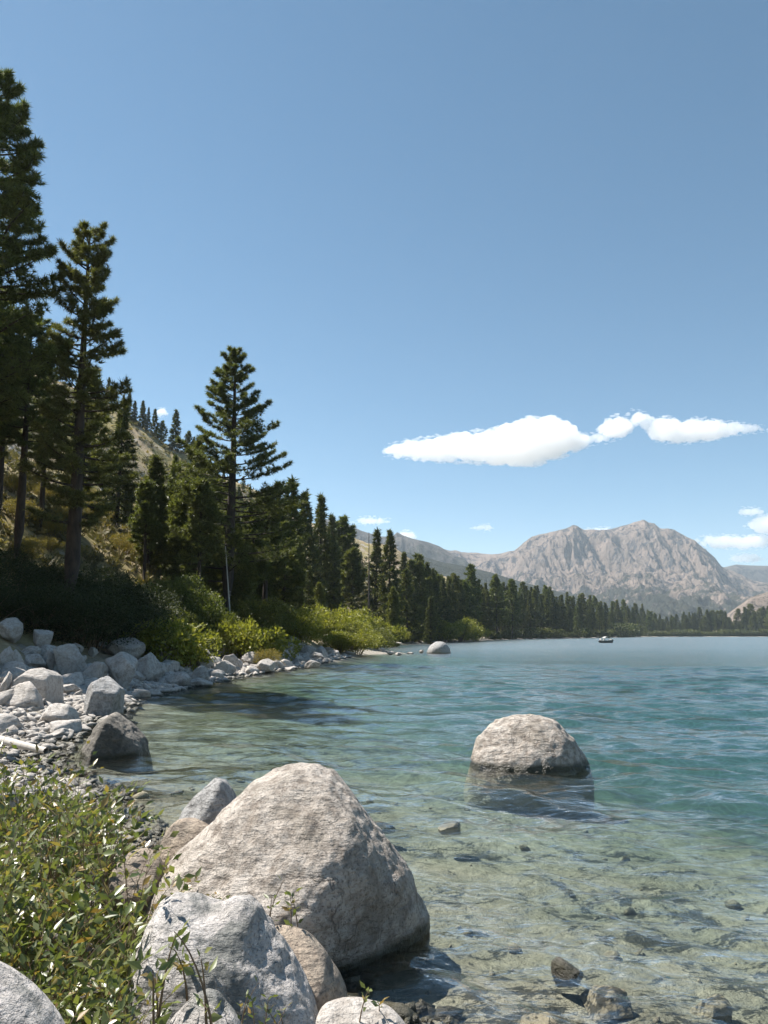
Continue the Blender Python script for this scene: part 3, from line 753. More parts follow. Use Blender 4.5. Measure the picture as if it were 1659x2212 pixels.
# clouds: closed bodies of scattering droplets far beyond everything else
def cloud_mat():
    m, nt, out = new_mat('cloud_droplets')
    v = nd(nt, 'ShaderNodeVolumeScatter', Density=0.0085, Anisotropy=0.45); v.inputs[0].default_value = (1, 1, 1, 1)
    nt.links.new(v.outputs[0], out.inputs['Volume'])
    return m
M_CLOUD = cloud_mat()
def make_cloud(label, top, bot, Yc, seed, n=420, thick=0.6, rmul=1.0):
    rng = np.random.default_rng(seed)
    u0, u1 = max(top[0][0], bot[0][0]), min(top[-1][0], bot[-1][0])
    U = np.linspace(u0, u1, n // 2); k = Yc / F
    tu = np.interp(U, *zip(*top)); bu = np.interp(U, *zip(*bot))
    C, Rd = [], []
    V0, F0 = ICO[4]
    VV, FF = [], []; off = 0
    half = (bu - tu) / 2
    area = np.cumsum(half + 0.5); area /= area[-1]
    cnt = n
    for _ in range(cnt):
        q = rng.random(); i = int(np.searchsorted(area, q)); i = min(i, len(U) - 1)
        hh = half[i]
        r = hh * (0.35 + 0.4 * rng.random()) + 0.8
        r = min(r, 26)
        vy = rng.uniform(tu[i] + r * 0.9, max(bu[i] - r * 0.7, tu[i] + r * 0.9 + 0.1))
        P = at_depth(U[i], vy, Yc)
        P[1] += rng.normal(0, 0.5) * hh * k * thick
        V = V0 * (r * k * np.array([1.25, 1.1, 0.9]))
        V = V + P
        s = 1 / (r * k)
        d = (0.48 * fbm(V[:, 0] * s * 1.0, V[:, 1] * s * 1.0, V[:, 2] * s * 1.3, 6, seed + 3, 0.74)) * r * k
        V = V + V0 * d[:, None]
        VV.append(V); FF.append(F0 + off); off += len(V0)
    for _ in range(int(cnt * 1.8)):     # shreds along the rim
        i = int(rng.integers(2, len(U) - 2)); up_ = rng.random() < .6
        r = rng.uniform(0.8, 2.6) * (0.5 + half[i] / 30)
        vy = tu[i] + rng.normal(-0.8, 1.7) if up_ else bu[i] + rng.normal(0.8, 1.7)
        P = at_depth(U[i] + rng.normal(0, 2), vy, Yc); P[1] += rng.normal(0, .3) * half[i] * k * thick
        V = V0 * (r * k * np.array([2.0, 1.1, 0.6])) + P
        s = 1 / (r * k)
        V = V + V0 * (0.45 * fbm(V[:, 0] * s, V[:, 1] * s, V[:, 2] * s, 4, seed + 9, .7) * r * k)[:, None]
        VV.append(V); FF.append(F0 + off); off += len(V0)
    return np.concatenate(VV), np.concatenate(FF)
def cloud(label, top, bot, Yc, seed, n=120, thick=0.6, group=None):
    V, Fc = make_cloud(label, top, bot, Yc, seed, n, thick)
    c = V.mean(0)
    me = mesh_np('cloud', V - c, Fc, M_CLOUD, False)
    o = link('cloud', me, loc=c)
    rm = o.modifiers.new('merge', 'REMESH'); rm.mode = 'VOXEL'; rm.voxel_size = max(Yc / F * 0.6, (V[:, 0].max() - V[:, 0].min()) / 900); rm.use_smooth_shade = False
    tag(o, label, 'cloud', group, kind='structure')
    return o
cloud('long white cloud with a swollen middle and a thin left tip above the mountain',
      [(826, 974), (845, 957), (880, 951), (930, 944), (1000, 936), (1050, 930), (1090, 922), (1120, 912), (1150, 906), (1190, 902), (1215, 912), (1240, 930), (1270, 938), (1300, 934), (1312, 905), (1335, 896), (1355, 903), (1368, 920), (1372, 926)],
      [(826, 980), (845, 985), (880, 989), (930, 995), (1000, 999), (1060, 1000), (1100, 1003), (1160, 1003), (1190, 992), (1225, 984), (1260, 966), (1300, 956), (1340, 946), (1368, 930), (1372, 927)], 9500, 3, 260)
cloud('ragged white cloud trailing off the right edge of the sky',
      [(1352, 892), (1366, 886), (1385, 890), (1410, 908), (1440, 899), (1470, 917), (1500, 903), (1520, 905), (1555, 910), (1590, 912), (1620, 916), (1660, 921), (1720, 925)],
      [(1352, 897), (1372, 915), (1395, 930), (1420, 950), (1440, 955), (1490, 956), (1530, 950), (1570, 944), (1610, 936), (1660, 931), (1720, 930)], 9500, 7, 170)
cloud('thin flat cloud low over the left ridge trees', [(758, 1126), (790, 1117), (820, 1118), (850, 1126)], [(758, 1129), (800, 1133), (830, 1131), (850, 1129)], 13000, 9, 40)
cloud('small cloud peeking behind the pointed left peak', [(858, 1160), (870, 1148), (885, 1147), (896, 1156), (902, 1166)], [(858, 1164), (875, 1170), (890, 1170), (902, 1169)], 13000, 10, 30)
cloud('tiny pale wisp alone in the sky left of the mountain', [(1016, 1139), (1040, 1134), (1055, 1133), (1066, 1140)], [(1016, 1143), (1040, 1145), (1055, 1146), (1066, 1143)], 13000, 11, 30)
cloud('low cloud resting behind the notch of the mountain crest', [(1250, 1150), (1270, 1141), (1300, 1139), (1325, 1143), (1335, 1150)], [(1250, 1158), (1335, 1160)], 13000, 12, 40)
cloud('uppermost small cloud at the right edge', [(1590, 1106), (1605, 1098), (1635, 1097), (1648, 1103), (1650, 1108)], [(1590, 1108), (1605, 1112), (1630, 1113), (1650, 1110)], 13000, 13, 40)
cloud('puffy double cloud at the right edge under the uppermost one', [(1605, 1134), (1625, 1124), (1650, 1112), (1690, 1110), (1720, 1125)], [(1605, 1138), (1625, 1142), (1650, 1152), (1690, 1152), (1720, 1140)], 13000, 14, 60)
cloud('broad flat cloud bank behind the right shoulder of the mountain', [(1495, 1165), (1520, 1158), (1560, 1156), (1600, 1157), (1640, 1155), (1700, 1156), (1760, 1168)], [(1495, 1172), (1540, 1184), (1600, 1186), (1660, 1182), (1700, 1180), (1760, 1172)], 13000, 15, 110)
cloud('small oval cloud low beside the right foot of the mountain', [(1575, 1205), (1590, 1198), (1615, 1195), (1640, 1199), (1652, 1207)], [(1575, 1210), (1600, 1214), (1630, 1215), (1652, 1210)], 13000, 16, 50)
cloud('little cloud peeking over the pine ridge on the left', [(338, 888), (345, 882), (353, 882), (360, 890)], [(338, 898), (360, 900)], 13000, 17, 16)

# haze: pale air round the camera and all land
def haze():
    x0, x1, y0, y1, z0, z1 = -6500, 6500, -2500, 9200, -16, 900
    v = [(x, y, z) for x in (x0, x1) for y in (y0, y1) for z in (z0, z1)]
    f = [(0, 1, 3, 2), (4, 6, 7, 5), (0, 4, 5, 1), (2, 3, 7, 6), (0, 2, 6, 4), (1, 5, 7, 3)]
    me = bpy.data.meshes.new('haze'); me.from_pydata(v, [], f); me.update()
    m, nt, out = new_mat('thin_air')
    p = nd(nt, 'ShaderNodeVolumePrincipled'); p.inputs['Color'].default_value = (0.72, 0.86, 1.0, 1); p.inputs['Density'].default_value = 0.000065
    p.inputs['Anisotropy'].default_value = 0.2
    nt.links.new(p.outputs[0], out.inputs['Volume'])
    me.materials.append(m)
    tag(link('haze', me), kind='stuff')
haze()
# ------------------------------------------------------------------ boulders
BIG = [(328, 1945), (342, 1905), (380, 1848), (448, 1790), (515, 1730), (575, 1683), (608, 1665), (640, 1661), (680, 1666), (715, 1680), (745, 1711), (780, 1757), (800, 1788), (850, 1845), (880, 1892), (900, 1935), (918, 1965), (932, 1995), (937, 2035), (925, 2090), (905, 2150), (840, 2230), (740, 2250), (600, 2230), (480, 2180), (380, 2100), (335, 2020)]
rock_from_outline('boulder', BIG, 6.1, 2.3, M_GRANITE_BIG, 3, 'largest boulder, peaked and sunlit with a dark right side, at the water edge in front', level=7,
    cuts=[((-0.20, -0.70, 0.68), 0.70, 0.75), ((0.68, -0.72, -0.14), 0.76, 0.88), ((0.1, -0.7, -0.7), 0.70, 0.7)], rough=0.030, fine=0.014, freq=2.0, lean=0.12, power=0.88)
WB = [(1016, 1650), (1020, 1625), (1030, 1600), (1045, 1581), (1070, 1562), (1095, 1550), (1130, 1545), (1170, 1548), (1195, 1557), (1225, 1585), (1250, 1612), (1266, 1636), (1276, 1658), (1284, 1680), (1285, 1740), (1150, 1780), (1005, 1740), (1008, 1680)]
rock_from_outline('boulder', WB, 13.75, 1.35, M_BROWN_ROCK if False else M_GRANITE_BIG, 9, 'rounded pinkish boulder standing alone in the water right of centre', level=6,
    cuts=[((-0.15, -0.65, 0.70), 0.60, 0.7), ((0.8, -0.6, 0.1), 0.85, 0.6)], rough=0.045, fine=0.018, freq=1.8, lean=0.15)
DH = [(290, 2110), (298, 2040), (312, 2000), (335, 1970), (365, 1951), (395, 1950), (425, 1962), (450, 1977), (475, 1966), (500, 1953), (525, 1952), (548, 1972), (560, 2005), (585, 2040), (620, 2085), (655, 2135), (690, 2200), (700, 2300), (600, 2400), (400, 2400), (280, 2300)]
rock_from_outline('boulder', DH, 4.35, 1.1, M_WHITE_ROCK, 21, 'white double-humped boulder with grey lichen in front of the largest boulder', level=7,
    cuts=[((-0.1, -0.85, 0.5), 0.42, 0.8), ((0.5, -0.85, 0.1), 0.40, 0.8)], rough=0.05, fine=0.02, freq=3.2, lean=0.2)
BR = [(540, 2040), (560, 2010), (600, 2003), (640, 2012), (680, 2042), (715, 2090), (742, 2130), (755, 2180), (750, 2230), (650, 2280), (560, 2240), (530, 2120)]
rock_from_outline('boulder', BR, 4.75, 0.62, M_BROWN_ROCK, 33, 'smooth tan boulder wedged between the white double-humped one and the largest one', level=6,
    cuts=[((-0.1, -0.6, 0.78), 0.18, 0.85), ((0.85, -0.5, -0.1), 0.24, 0.85)], rough=0.025, fine=0.010, freq=3)
PY = [(392, 1800), (400, 1745), (432, 1708), (468, 1680), (487, 1686), (498, 1706), (512, 1740), (520, 1800), (450, 1830)]
block_rock('boulder', PY, 7.35, 0.6, M_GREY_ROCK, 41, 'pointed grey boulder leaning behind the left flank of the largest boulder', 5, (0.25, 0.35), [((-0.6, -0.5, 0.55), 0.20)], rough=0.03, fine=0.02)
UN = [(342, 1830), (352, 1800), (375, 1775), (410, 1768), (450, 1780), (470, 1830), (440, 1880), (360, 1885), (344, 1860)]
rock_from_outline('boulder', UN, 7.0, 0.5, M_BROWN_ROCK, 47, 'low tan boulder under the pointed grey one', level=5, cuts=[((-0.5, -0.7, 0.4), 0.15, 0.8)], rough=0.05, fine=0.02, freq=3)
LC = [(-160, 2055), (-60, 2085), (0, 2115), (40, 2145), (75, 2180), (105, 2220), (130, 2265), (150, 2320), (120, 2440), (-160, 2440)]
rock_from_outline('boulder', LC, 2.95, 0.5, M_WHITE_ROCK, 53, 'smooth pale boulder cut off by the bottom left corner', level=6, cuts=[((0.30, -0.45, 0.84), 0.15, 0.9)], rough=0.02, fine=0.006, freq=3)
LM = [(340, 2290), (350, 2230), (380, 2190), (420, 2155), (445, 2142), (468, 2150), (478, 2180), (520, 2230), (520, 2330), (380, 2360)]
rock_from_outline('boulder', LM, 3.7, 0.4, M_WHITE_ROCK, 57, 'small angular white rock at the bottom edge against the double-humped boulder', level=5, cuts=[((-0.3, -0.7, 0.6), 0.1, 0.8)], rough=0.05, fine=0.02, freq=4)
FB = [(670, 2290), (682, 2205), (695, 2180), (740, 2176), (800, 2180), (835, 2188), (862, 2205), (885, 2235), (900, 2300), (780, 2340)]
rock_from_outline('boulder', FB, 4.3, 0.6, M_GRANITE, 61, 'flat-topped pale rock on the bottom edge below the largest boulder', level=5, cuts=[((0.0, -0.45, 0.9), 0.13, 0.9)], rough=0.025, fine=0.012, freq=4)
BT = [(240, 1900), (255, 1862), (285, 1838), (315, 1832), (335, 1850), (348, 1885), (345, 1940), (300, 1980), (245, 1960)]
rock_from_outline('boulder', BT, 5.9, 0.5, M_BROWN_ROCK, 67, 'brown slab half hidden in the willow left of the largest boulder', level=5, cuts=[((0.1, -0.6, 0.75), 0.12, 0.9)], rough=0.04, fine=0.02, freq=3)
LE = [(-60, 1720), (-30, 1690), (0, 1685), (18, 1702), (32, 1730), (30, 1760), (-20, 1790), (-60, 1780)]
rock_from_outline('boulder', LE, 8.2, 0.5, M_GRANITE, 71, 'smooth grey stone on the left edge behind the willow', level=4, rough=0.03)
DP = [(166, 1680), (178, 1610), (212, 1562), (240, 1545), (282, 1576), (308, 1608), (316, 1680)]
block_rock('boulder', DP, 14.9, 0.85, M_DARK_ROCK, 77, 'dark wet pointed rock at the left shallows with a pale sunlit top', 6, (0.45, 0.25), [((-0.75, -0.5, 0.45), 0.40)], p=20, rough=0.05, fine=0.03)
CU = [(42, 1560), (42, 1464), (60, 1450), (100, 1444), (121, 1460), (119, 1560)]
block_rock('boulder', CU, 22.3, 1.15, M_GRANITE, 81, 'blocky cube-shaped grey boulder with a sunlit top on the left beach', 5, (-0.05, 0.03), [((0.1, -0.55, 0.85), 0.62)], p=40, rough=0.015, fine=0.010)
AN = [(182, 1560), (182, 1500), (196, 1478), (222, 1462), (245, 1472), (264, 1488), (262, 1520), (246, 1560)]
block_rock('boulder', AN, 21.6, 1.1, M_GREY_ROCK, 85, 'angular boulder with pale edges and a dark face at the water beside the cube-shaped one', 5, (0.15, -0.08), [((0.2, -0.6, 0.8), 0.47), ((-0.8, -0.55, 0.2), 0.45)], p=34, rough=0.03, fine=0.02)
ROCKLIB = [rock_mesh('boulder_shape', 100 + i, 5, [12, 14, 18, 10, 15, 20, 11, 14, 16, 12][i], [.9, .6, .8, .4, 1, .7, .9, .3, .8, 1][i], 0.05) for i in range(10)]
ROCKS_SMALL = [rock_mesh('stone_shape', 200 + i, 4, 11 + i, .7, 0.05) for i in range(8)]
rr = np.random.default_rng(4)
def lib_rock(x0, x1, y0, y1, label, k, group=None, sink=0.12, rot=None, mat=None, dz=0.0, front=0.0):
    cu = (x0 + x1) / 2
    p = hit(cu, y1, True)
    if p is None: return None
    dist = math.hypot(p[1], CAM_Z - p[2])
    hw = (x1 - x0) / 2 / F * p[1]; hh = (y1 - y0) / 2 / F * p[1]
    dp = (hw + hh) * 0.5
    me = ROCKLIB[k % 10]
    o = link('boulder', me, loc=(p[0], p[1] + dp * 0.6, p[2] + hh * (1 - sink) + dz), rot=(rr.normal(0, .06), rr.normal(0, .06), 0.0), scale=(hw * 1.04, dp, hh * (1 + sink)))
    # turn the shape only by flips so the outline keeps its width and height
    if rr.random() < .5: o.scale.x *= -1
    if mat:
        o.data = me.copy(); o.data.materials[0] = mat
    return tag(o, label, 'boulder', group)
PILE = [
 (-10, 42, 1335, 1388, 'tall shaded boulder at the left edge below the black thicket'), (58, 104, 1352, 1408, 'dark shaded boulder under the thicket, second from the left edge'),
 (-8, 18, 1398, 1455, 'narrow upright boulder cut by the left edge above the cube-shaped one'), (12, 40, 1405, 1455, 'wedge-shaped boulder beside the narrow upright one at the left edge'),
 (39, 94, 1408, 1444, 'low broad boulder behind the cube-shaped one'), (112, 173, 1392, 1465, 'pointed pale boulder with a knob on top in the shaded pile'),
 (87, 114, 1406, 1450, 'slim bluish boulder left of the pointed knobbed one'), (148, 177, 1390, 1415, 'small shaded boulder right above the pointed knobbed one'),
 (188, 209, 1397, 1420, 'little round boulder midway along the shaded pile'), (203, 228, 1386, 1400, 'flat dark stone at the foot of the thicket'),
 (228, 312, 1378, 1428, 'wide slab lying along the back of the shaded pile'), (264, 289, 1367, 1384, 'small boulder sitting on the wide slab'),
 (220, 290, 1412, 1488, 'big round bluish boulder in the middle of the shaded pile'), (281, 345, 1412, 1475, 'slanting flat-faced boulder right of the big round bluish one'),
 (320, 362, 1426, 1460, 'shaded wedge running down to the inlet'), (172, 225, 1431, 1483, 'dark-bellied boulder left of the big round bluish one'),
 (158, 192, 1459, 1488, 'small round shaded boulder at the front of the pile'), (119, 145, 1462, 1482, 'little tan boulder right of the cube-shaped one'),
 (20, 46, 1455, 1484, 'pale block against the left side of the cube-shaped boulder'), (4, 44, 1482, 1520, 'sunlit cracked boulder in front of the pale block'),
 (-6, 16, 1454, 1514, 'tall sunlit stone on the left edge'), (117, 170, 1475, 1501, 'flat sunlit boulder right of the cube-shaped one'),
 (325, 382, 1383, 1442, 'white boulder with wavy dark grooves where the shade ends'), (396, 462, 1398, 1447, 'lumpy white boulder in full sun on the rocky shore'),
 (354, 374, 1334, 1361, 'small bluish stone topping the little heap by the green shrub'), (371, 406, 1349, 1374, 'grey stone leaning on top of the little heap'),
 (369, 403, 1357, 1386, 'white block in the middle of the little heap'), (352, 377, 1362, 1388, 'low pale stone at the left foot of the little heap'),
 (467, 521, 1412, 1451, 'flat-bottomed white boulder with a dark hollow under it'), (515, 553, 1410, 1439, 'pale boulder right behind the flat-bottomed one'),
 (555, 597, 1424, 1455, 'angular white boulder at the tip of the pebble beach'), (529, 571, 1363, 1399, 'grey boulder below the bright green bush'),
 (578, 611, 1368, 1387, 'low grey stone behind the sunlit shore rocks'), (611, 653, 1375, 1402, 'rounded grey boulder near the leafy bank'),
 (391, 437, 1388, 1415, 'long pale rock behind the lumpy white boulder'), (459, 489, 1400, 1417, 'short white block between the larger sunlit boulders'),
 (646, 676, 1396, 1416, 'square grey stone on the shore before the willow clump'), (656, 692, 1426, 1445, 'sharp white rock half in the water at the beach tip'),
 (436, 466, 1382, 1404, 'pale stone in front of the leafy alder'), (300, 330, 1395, 1418, 'bluish stone at the right end of the wide slab'),
 (700, 722, 1398, 1408, 'small stone before the yellow-green willow on the spit'), (742, 768, 1406, 1415, 'low dark stone on the spit, nearest the willow'),
 (835, 852, 1407, 1415, 'flat rock in the shallows at the spit, nearest the shore'), (853, 869, 1409, 1416, 'second flat rock of the row running out from the spit'),
 (878, 895, 1408, 1413, 'last flat rock of the row running out from the spit'), (818, 832, 1400, 1408, 'pale stone where the spit meets the water'),
 (905, 915, 1404, 1411, 'tiny stone just left of the far lone boulder'),
]
for i, (a, b_, c, d, lab) in enumerate(PILE):
    lib_rock(a, b_, c, d, lab, i * 7 + 3, mat=None)
FBD = [(922, 1411), (926, 1400), (935, 1391), (948, 1386), (958, 1387), (967, 1394), (973, 1405), (973, 1416), (945, 1420), (925, 1418)]
p = at_z(948, 1411)
rock_from_outline('boulder', FBD, p[1], 3.2, M_GREY_ROCK, 93, 'lone rounded boulder in the lake off the rocky spit', level=5, cuts=[((0.8, -0.6, 0), 1.3, .8)], rough=0.03)

# smaller boulders heaped between the large ones, one object each
n = 0; tries = 0
LABS = ['fist-rounded pale stone heaped on the shaded left bank', 'pale sunlit stone strewn along the rocky shore', 'pale stone lying in the far shore shallows']
while n < 175 and tries < 6000:
    tries += 1
    Yp = rr.uniform(16, 78) if rr.random() < 0.85 else rr.uniform(110, 230)
    xp = rr.uniform(-22, 8)
    s = float(shore_dist(np.array([xp]), np.array([Yp]))[0])
    if not (-0.6 < s < (6.0 if Yp < 48 else 3.2)): continue
    if s > 4 and rr.random() < .4: continue
    u, v, dd = project((xp, Yp, 1.0))
    if u < -30 or u > 1100: continue
    z = float(H(np.array([xp]), np.array([Yp]))[0])
    r = 0.16 + 0.42 * rr.random() ** 1.8
    if Yp > 100: r *= 1.5
    elif Yp > 38: r *= 1.35
    o = link('stone', ROCKS_SMALL[int(rr.integers(8))], loc=(xp, Yp, z + r * 0.3), rot=(rr.normal(0, .4), rr.normal(0, .4), rr.random() * 6.28), scale=(r * rr.uniform(.8, 1.5), r, r * rr.uniform(.5, .9)))
    k = 2 if Yp > 100 else (0 if Yp < 40 else 1)
    tag(o, LABS[k], 'stone', ['stones heaped on the left bank', 'stones strewn along the rocky shore', 'stones in the far shallows'][k]); n += 1

# pebbles: nobody could count them
def pebble_field(name, count, sampler, size, mat, seed, level=1):
    rng = np.random.default_rng(seed)
    V0, F0 = ICO[level]
    xy = sampler(rng, count)
    z = H(xy[:, 0], xy[:, 1])
    n = len(xy)
    r = size[0] + (size[1] - size[0]) * rng.random(n) ** 3
    r = r * np.clip(xy[:, 1] / 14, 0.7, 2.2) if size[2] else r
    sc = np.stack([r * rng.uniform(.8, 1.5, n), r * rng.uniform(.7, 1.2, n), r * rng.uniform(.4, .8, n)], 1)
    jit = 1 + 0.2 * rng.normal(size=(n, len(V0)))
    th = rng.random(n) * 6.28; tl = rng.normal(0, .3, n)
    P = V0[None] * sc[:, None, :] * jit[:, :, None]
    x = P[..., 0] * np.cos(th)[:, None] - P[..., 1] * np.sin(th)[:, None]; y = P[..., 0] * np.sin(th)[:, None] + P[..., 1] * np.cos(th)[:, None]
    zz = P[..., 2] + x * tl[:, None]
    V = np.stack([x + xy[:, 0:1], y + xy[:, 1:2], zz + z[:, None] + r[:, None] * 0.2], -1).reshape(-1, 3)
    Fc = (F0[None] + (np.arange(n) * len(V0))[:, None, None]).reshape(-1, 3)
    o = link(name, mesh_np(name, V, Fc, mat, True))
    return tag(o, kind='stuff')
def beach(rng, count):
    out = []
    while sum(len(a) for a in out) < count:
        Y = 3.5 * (22 ** rng.random(4000)); X = rng.uniform(-24, 3, 4000)
        u = 829.5 + F * X / Y
        s = shore_dist(X, Y)
        ok = (u > -80) & (u < 1000) & (s > -0.5) & (s < np.where(Y < 30, 5.5, 4.0)) & (rng.random(4000) < np.where(s > 3, .5, 1))
        out.append(np.stack([X, Y], 1)[ok])
    return np.concatenate(out)[:count]
tag(pebble_field('beach_pebbles', 9000, beach, (0.03, 0.13, True), M_GRANITE, 5, 1), 'pale angular pebbles and cobbles covering the beach by the water', 'pebbles')
def bedp(rng, count):
    out = []
    while sum(len(a) for a in out) < count:
        Y = rng.uniform(4, 16, 4000) ** 1.0; X = rng.uniform(-7, 8, 4000)
        s = shore_dist(X, Y)
        out.append(np.stack([X, Y], 1)[(s < 0) & (s > -7) & (rng.random(4000) < 1 + s / 8)])
    return np.concatenate(out)[:count]
tag(pebble_field('lakebed_stones', 220, bedp, (0.02, 0.09, False), M_SUNK, 6, 1), 'rounded stones lying on the lake bed in the shallows', 'stones')

def sunk(u, v, w, h, top, mat, label, k):
    p = at_z(u, v, 0)
    hw = w / 2 / F * p[1]; hh = max(hw * 0.45, 0.1)
    me = ROCKLIB[k].copy(); me.materials[0] = mat
    o = link('boulder', me, loc=(p[0], p[1], top - hh), rot=(0, 0, 0.4 * k), scale=(hw, hw * h, hh))
    tag(o, label, 'boulder')
sunk(815, 1752, 80, 0.6, -0.10, M_SUNK, 'pale rock just under the surface right behind the largest boulder', 1)
sunk(972, 1758, 70, 0.7, -0.08, M_GRANITE, 'pale rock just under the surface between the two big boulders', 2)
sunk(1222, 2088, 75, 0.9, 0.055, M_DARK_ROCK, 'small black wet rock breaking the surface at the bottom right', 3)
sunk(1300, 2112, 130, 0.8, -0.05, M_SUNK, 'tan rock awash beside the black wet rock', 4)
sunk(1180, 2212, 180, 0.6, 0.0, M_SUNK, 'tan rock awash on the bottom edge', 5)
sunk(1400, 2200, 80, 0.9, -0.10, M_SUNK, 'dark sunken rock near the bottom right edge', 6)
sunk(1060, 2120, 70, 0.7, -0.14, M_SUNK, 'sunken stone in the shallows right of the largest boulder', 7)
sunk(1530, 2080, 90, 0.8, -0.22, M_SUNK, 'sunken stone near the right edge of the shallows', 8)
sunk(250, 1752, 60, 0.6, 0.04, M_GRANITE, 'flat pale stone awash left of the pointed grey boulder', 9)
# ------------------------------------------------------------------ trees
P_BIG = make_conifer('pine_tree', 'x', 'pine tree', 1, 21, 0.165, 0.30, 150, 60, 0.30, 0.042, 22, PROF_PINE, 0.10, 0.30, M_PINE, bark_r=.022)
P_TALL = make_conifer('pine_tree', 'x', 'pine tree', 2, 22, 0.140, 0.25, 115, 58, 0.30, 0.042, 22, PROF_TOP, 0.12, 0.30, M_PINE, bark_r=.021, lean=0.0, gaps=0.25)
P_OPEN = make_conifer('pine_tree', 'x', 'pine tree', 3, 22, 0.255, 0.15, 128, 92, 0.30, 0.046, 21, PROF_CONE if False else ([0, .08, .25, .5, .75, 1], [0.75, 1.0, .95, .66, .42, .08]), 0.05, 0.32, M_PINE, gaps=0.25, spread=.26, bark_r=.021)
P_YOUNG = make_conifer('pine_tree', 'x', 'pine tree', 4, 13, 0.17, 0.22, 90, 34, 0.36, 0.10, 8, PROF_PINE, 0.05, 0.35, M_YPINE, bark_r=.016)
P_MID = make_conifer('pine_tree', 'x', 'pine tree', 5, 14, 0.18, 0.30, 90, 32, 0.50, 0.14, 7, PROF_PINE, 0.1, 0.3, M_PINE, bark_r=.02)
P_MID2 = make_conifer('pine_tree', 'x', 'pine tree', 15, 14, 0.15, 0.35, 85, 30, 0.50, 0.14, 7, PROF_TOP, 0.1, 0.3, M_PINE, bark_r=.02, gaps=.2)
P_HIGH = make_conifer('pine_tree', 'x', 'pine tree', 31, 20, 0.16, 0.48, 85, 56, 0.27, 0.055, 18, PROF_TOP, 0.12, 0.30, M_PINE, bark_r=.019, gaps=0.2)
P_FIR = make_conifer('fir_tree', 'x', 'fir tree', 6, 16, 0.155, 0.06, 130, 24, 0.55, 0.16, 6, PROF_CONE, 0.30, 0.12, M_FIR, bark_r=.018, spread=.25)
P_FIR2 = make_conifer('fir_tree', 'x', 'fir tree', 7, 16, 0.12, 0.03, 120, 22, 0.55, 0.16, 6, PROF_CONE, 0.30, 0.10, M_FIR, bark_r=.018, spread=.25)
P_COL = make_conifer('conifer_tree', 'x', 'conifer', 8, 15, 0.105, 0.02, 130, 24, 0.50, 0.15, 7, PROF_COL, 0.0, 0.5, M_PINE, bark_r=.017)
P_COL2 = make_conifer('conifer_tree', 'x', 'conifer', 9, 12, 0.14, 0.02, 130, 24, 0.45, 0.13, 7, PROF_COL, 0.0, 0.45, M_YPINE, bark_r=.017)
P_F1 = make_conifer('conifer_tree', 'x', 'conifer', 10, 28, 0.15, 0.10, 110, 20, 1.0, 0.34, 6, PROF_CONE, 0.2, 0.15, M_FIR, bark_r=.014, limb=False)
P_F2 = make_conifer('conifer_tree', 'x', 'conifer', 11, 28, 0.115, 0.05, 110, 18, 1.0, 0.34, 6, PROF_CONE, 0.1, 0.2, M_FIR, bark_r=.014, limb=False)
P_F3 = make_conifer('conifer_tree', 'x', 'conifer', 12, 28, 0.16, 0.24, 90, 20, 1.0, 0.36, 6, PROF_PINE, 0.15, 0.2, M_PINE, bark_r=.014, limb=False)
P_SMALLFIR = make_conifer('conifer_tree', 'x', 'conifer', 13, 11, 0.17, 0.02, 80, 14, 0.7, 0.24, 5, PROF_CONE, 0.2, 0.15, M_FIR, bark_r=.017, limb=False)
P_JUN = make_conifer('conifer_tree', 'x', 'conifer', 14, 9, 0.26, 0.05, 80, 18, 0.6, 0.2, 5, PROF_PINE, 0.0, 0.4, M_PINE, bark_r=.02, limb=False)
used = set(); tr = np.random.default_rng(77)
def place(root, loc, rz, scale, label, group=None, cat=None):
    if root.name not in used:
        used.add(root.name); root.location = tuple(float(v) for v in loc); root.rotation_euler = (0, 0, rz)
        root.scale = (scale,) * 3 if isinstance(scale, (int, float)) else tuple(float(v) for v in scale)
        root['label'] = label
        if group: root['group'] = group
        if cat: root['category'] = cat
        return root
    return copy_thing(root, loc, rz, scale, label, group, cat)
def tree_at(proto, u, vtop, Y, label, group=None, wide=1.0, rz=None, hmax=None):
    t = at_depth(u, vtop, Y)
    zb = float(H(np.array([t[0]]), np.array([Y]))[0])
    h = t[2] - zb
    if hmax: h = min(h, hmax)
    s = h / proto['h']
    return place(proto, (t[0], Y, zb - 0.1), tr.random() * 6.28 if rz is None else rz, (s * wide, s * wide, s), label, group)

tree_at(P_BIG, 0, 165, 38, 'giant dark pine filling the left edge, tallest tree in view', wide=1.0, rz=0.3)
tree_at(P_TALL, 197, 503, 40, 'tall pine with a ragged dense top, second tallest, right of the giant one', wide=1.0, rz=1.0)
tree_at(P_OPEN, 507, 757, 64, 'tall open-branched pine standing by itself against the sky above the rocky shore', wide=1.15, rz=3.4)
tree_at(P_YOUNG, 195, 795, 58, 'light green young pine with a bare lower trunk in front of the second tallest pine', rz=0.5)
tree_at(P_HIGH, 72, 690, 46, 'dark pine between the giant one and the second tallest one', wide=1.1)
tree_at(P_HIGH, 112, 800, 54, 'bushy pine at the left foot of the second tallest one', wide=1.0)
tree_at(P_FIR, 268, 868, 82, 'slim dark fir on the slope right of the light green young pine', wide=1.1)
tree_at(P_COL, 335, 985, 62, 'black columnar conifer rising from the bank in front of the open slope', wide=1.2)
tree_at(P_COL, 379, 985, 88, 'narrow conifer just right of the black columnar one', wide=0.7)
tree_at(P_COL2, 408, 1015, 76, 'yellowish columnar conifer left of the tall open-branched pine', wide=1.0)
tree_at(P_COL, 432, 948, 84, 'dense conifer at the left side of the tall open-branched pine', wide=1.0)
tree_at(P_COL2, 458, 1010, 72, 'lighter conifer touching the left of the tall open-branched pine', wide=0.9)
tree_at(P_COL2, 440, 1100, 66, 'short bright conifer over the leafy alder', wide=1.2)
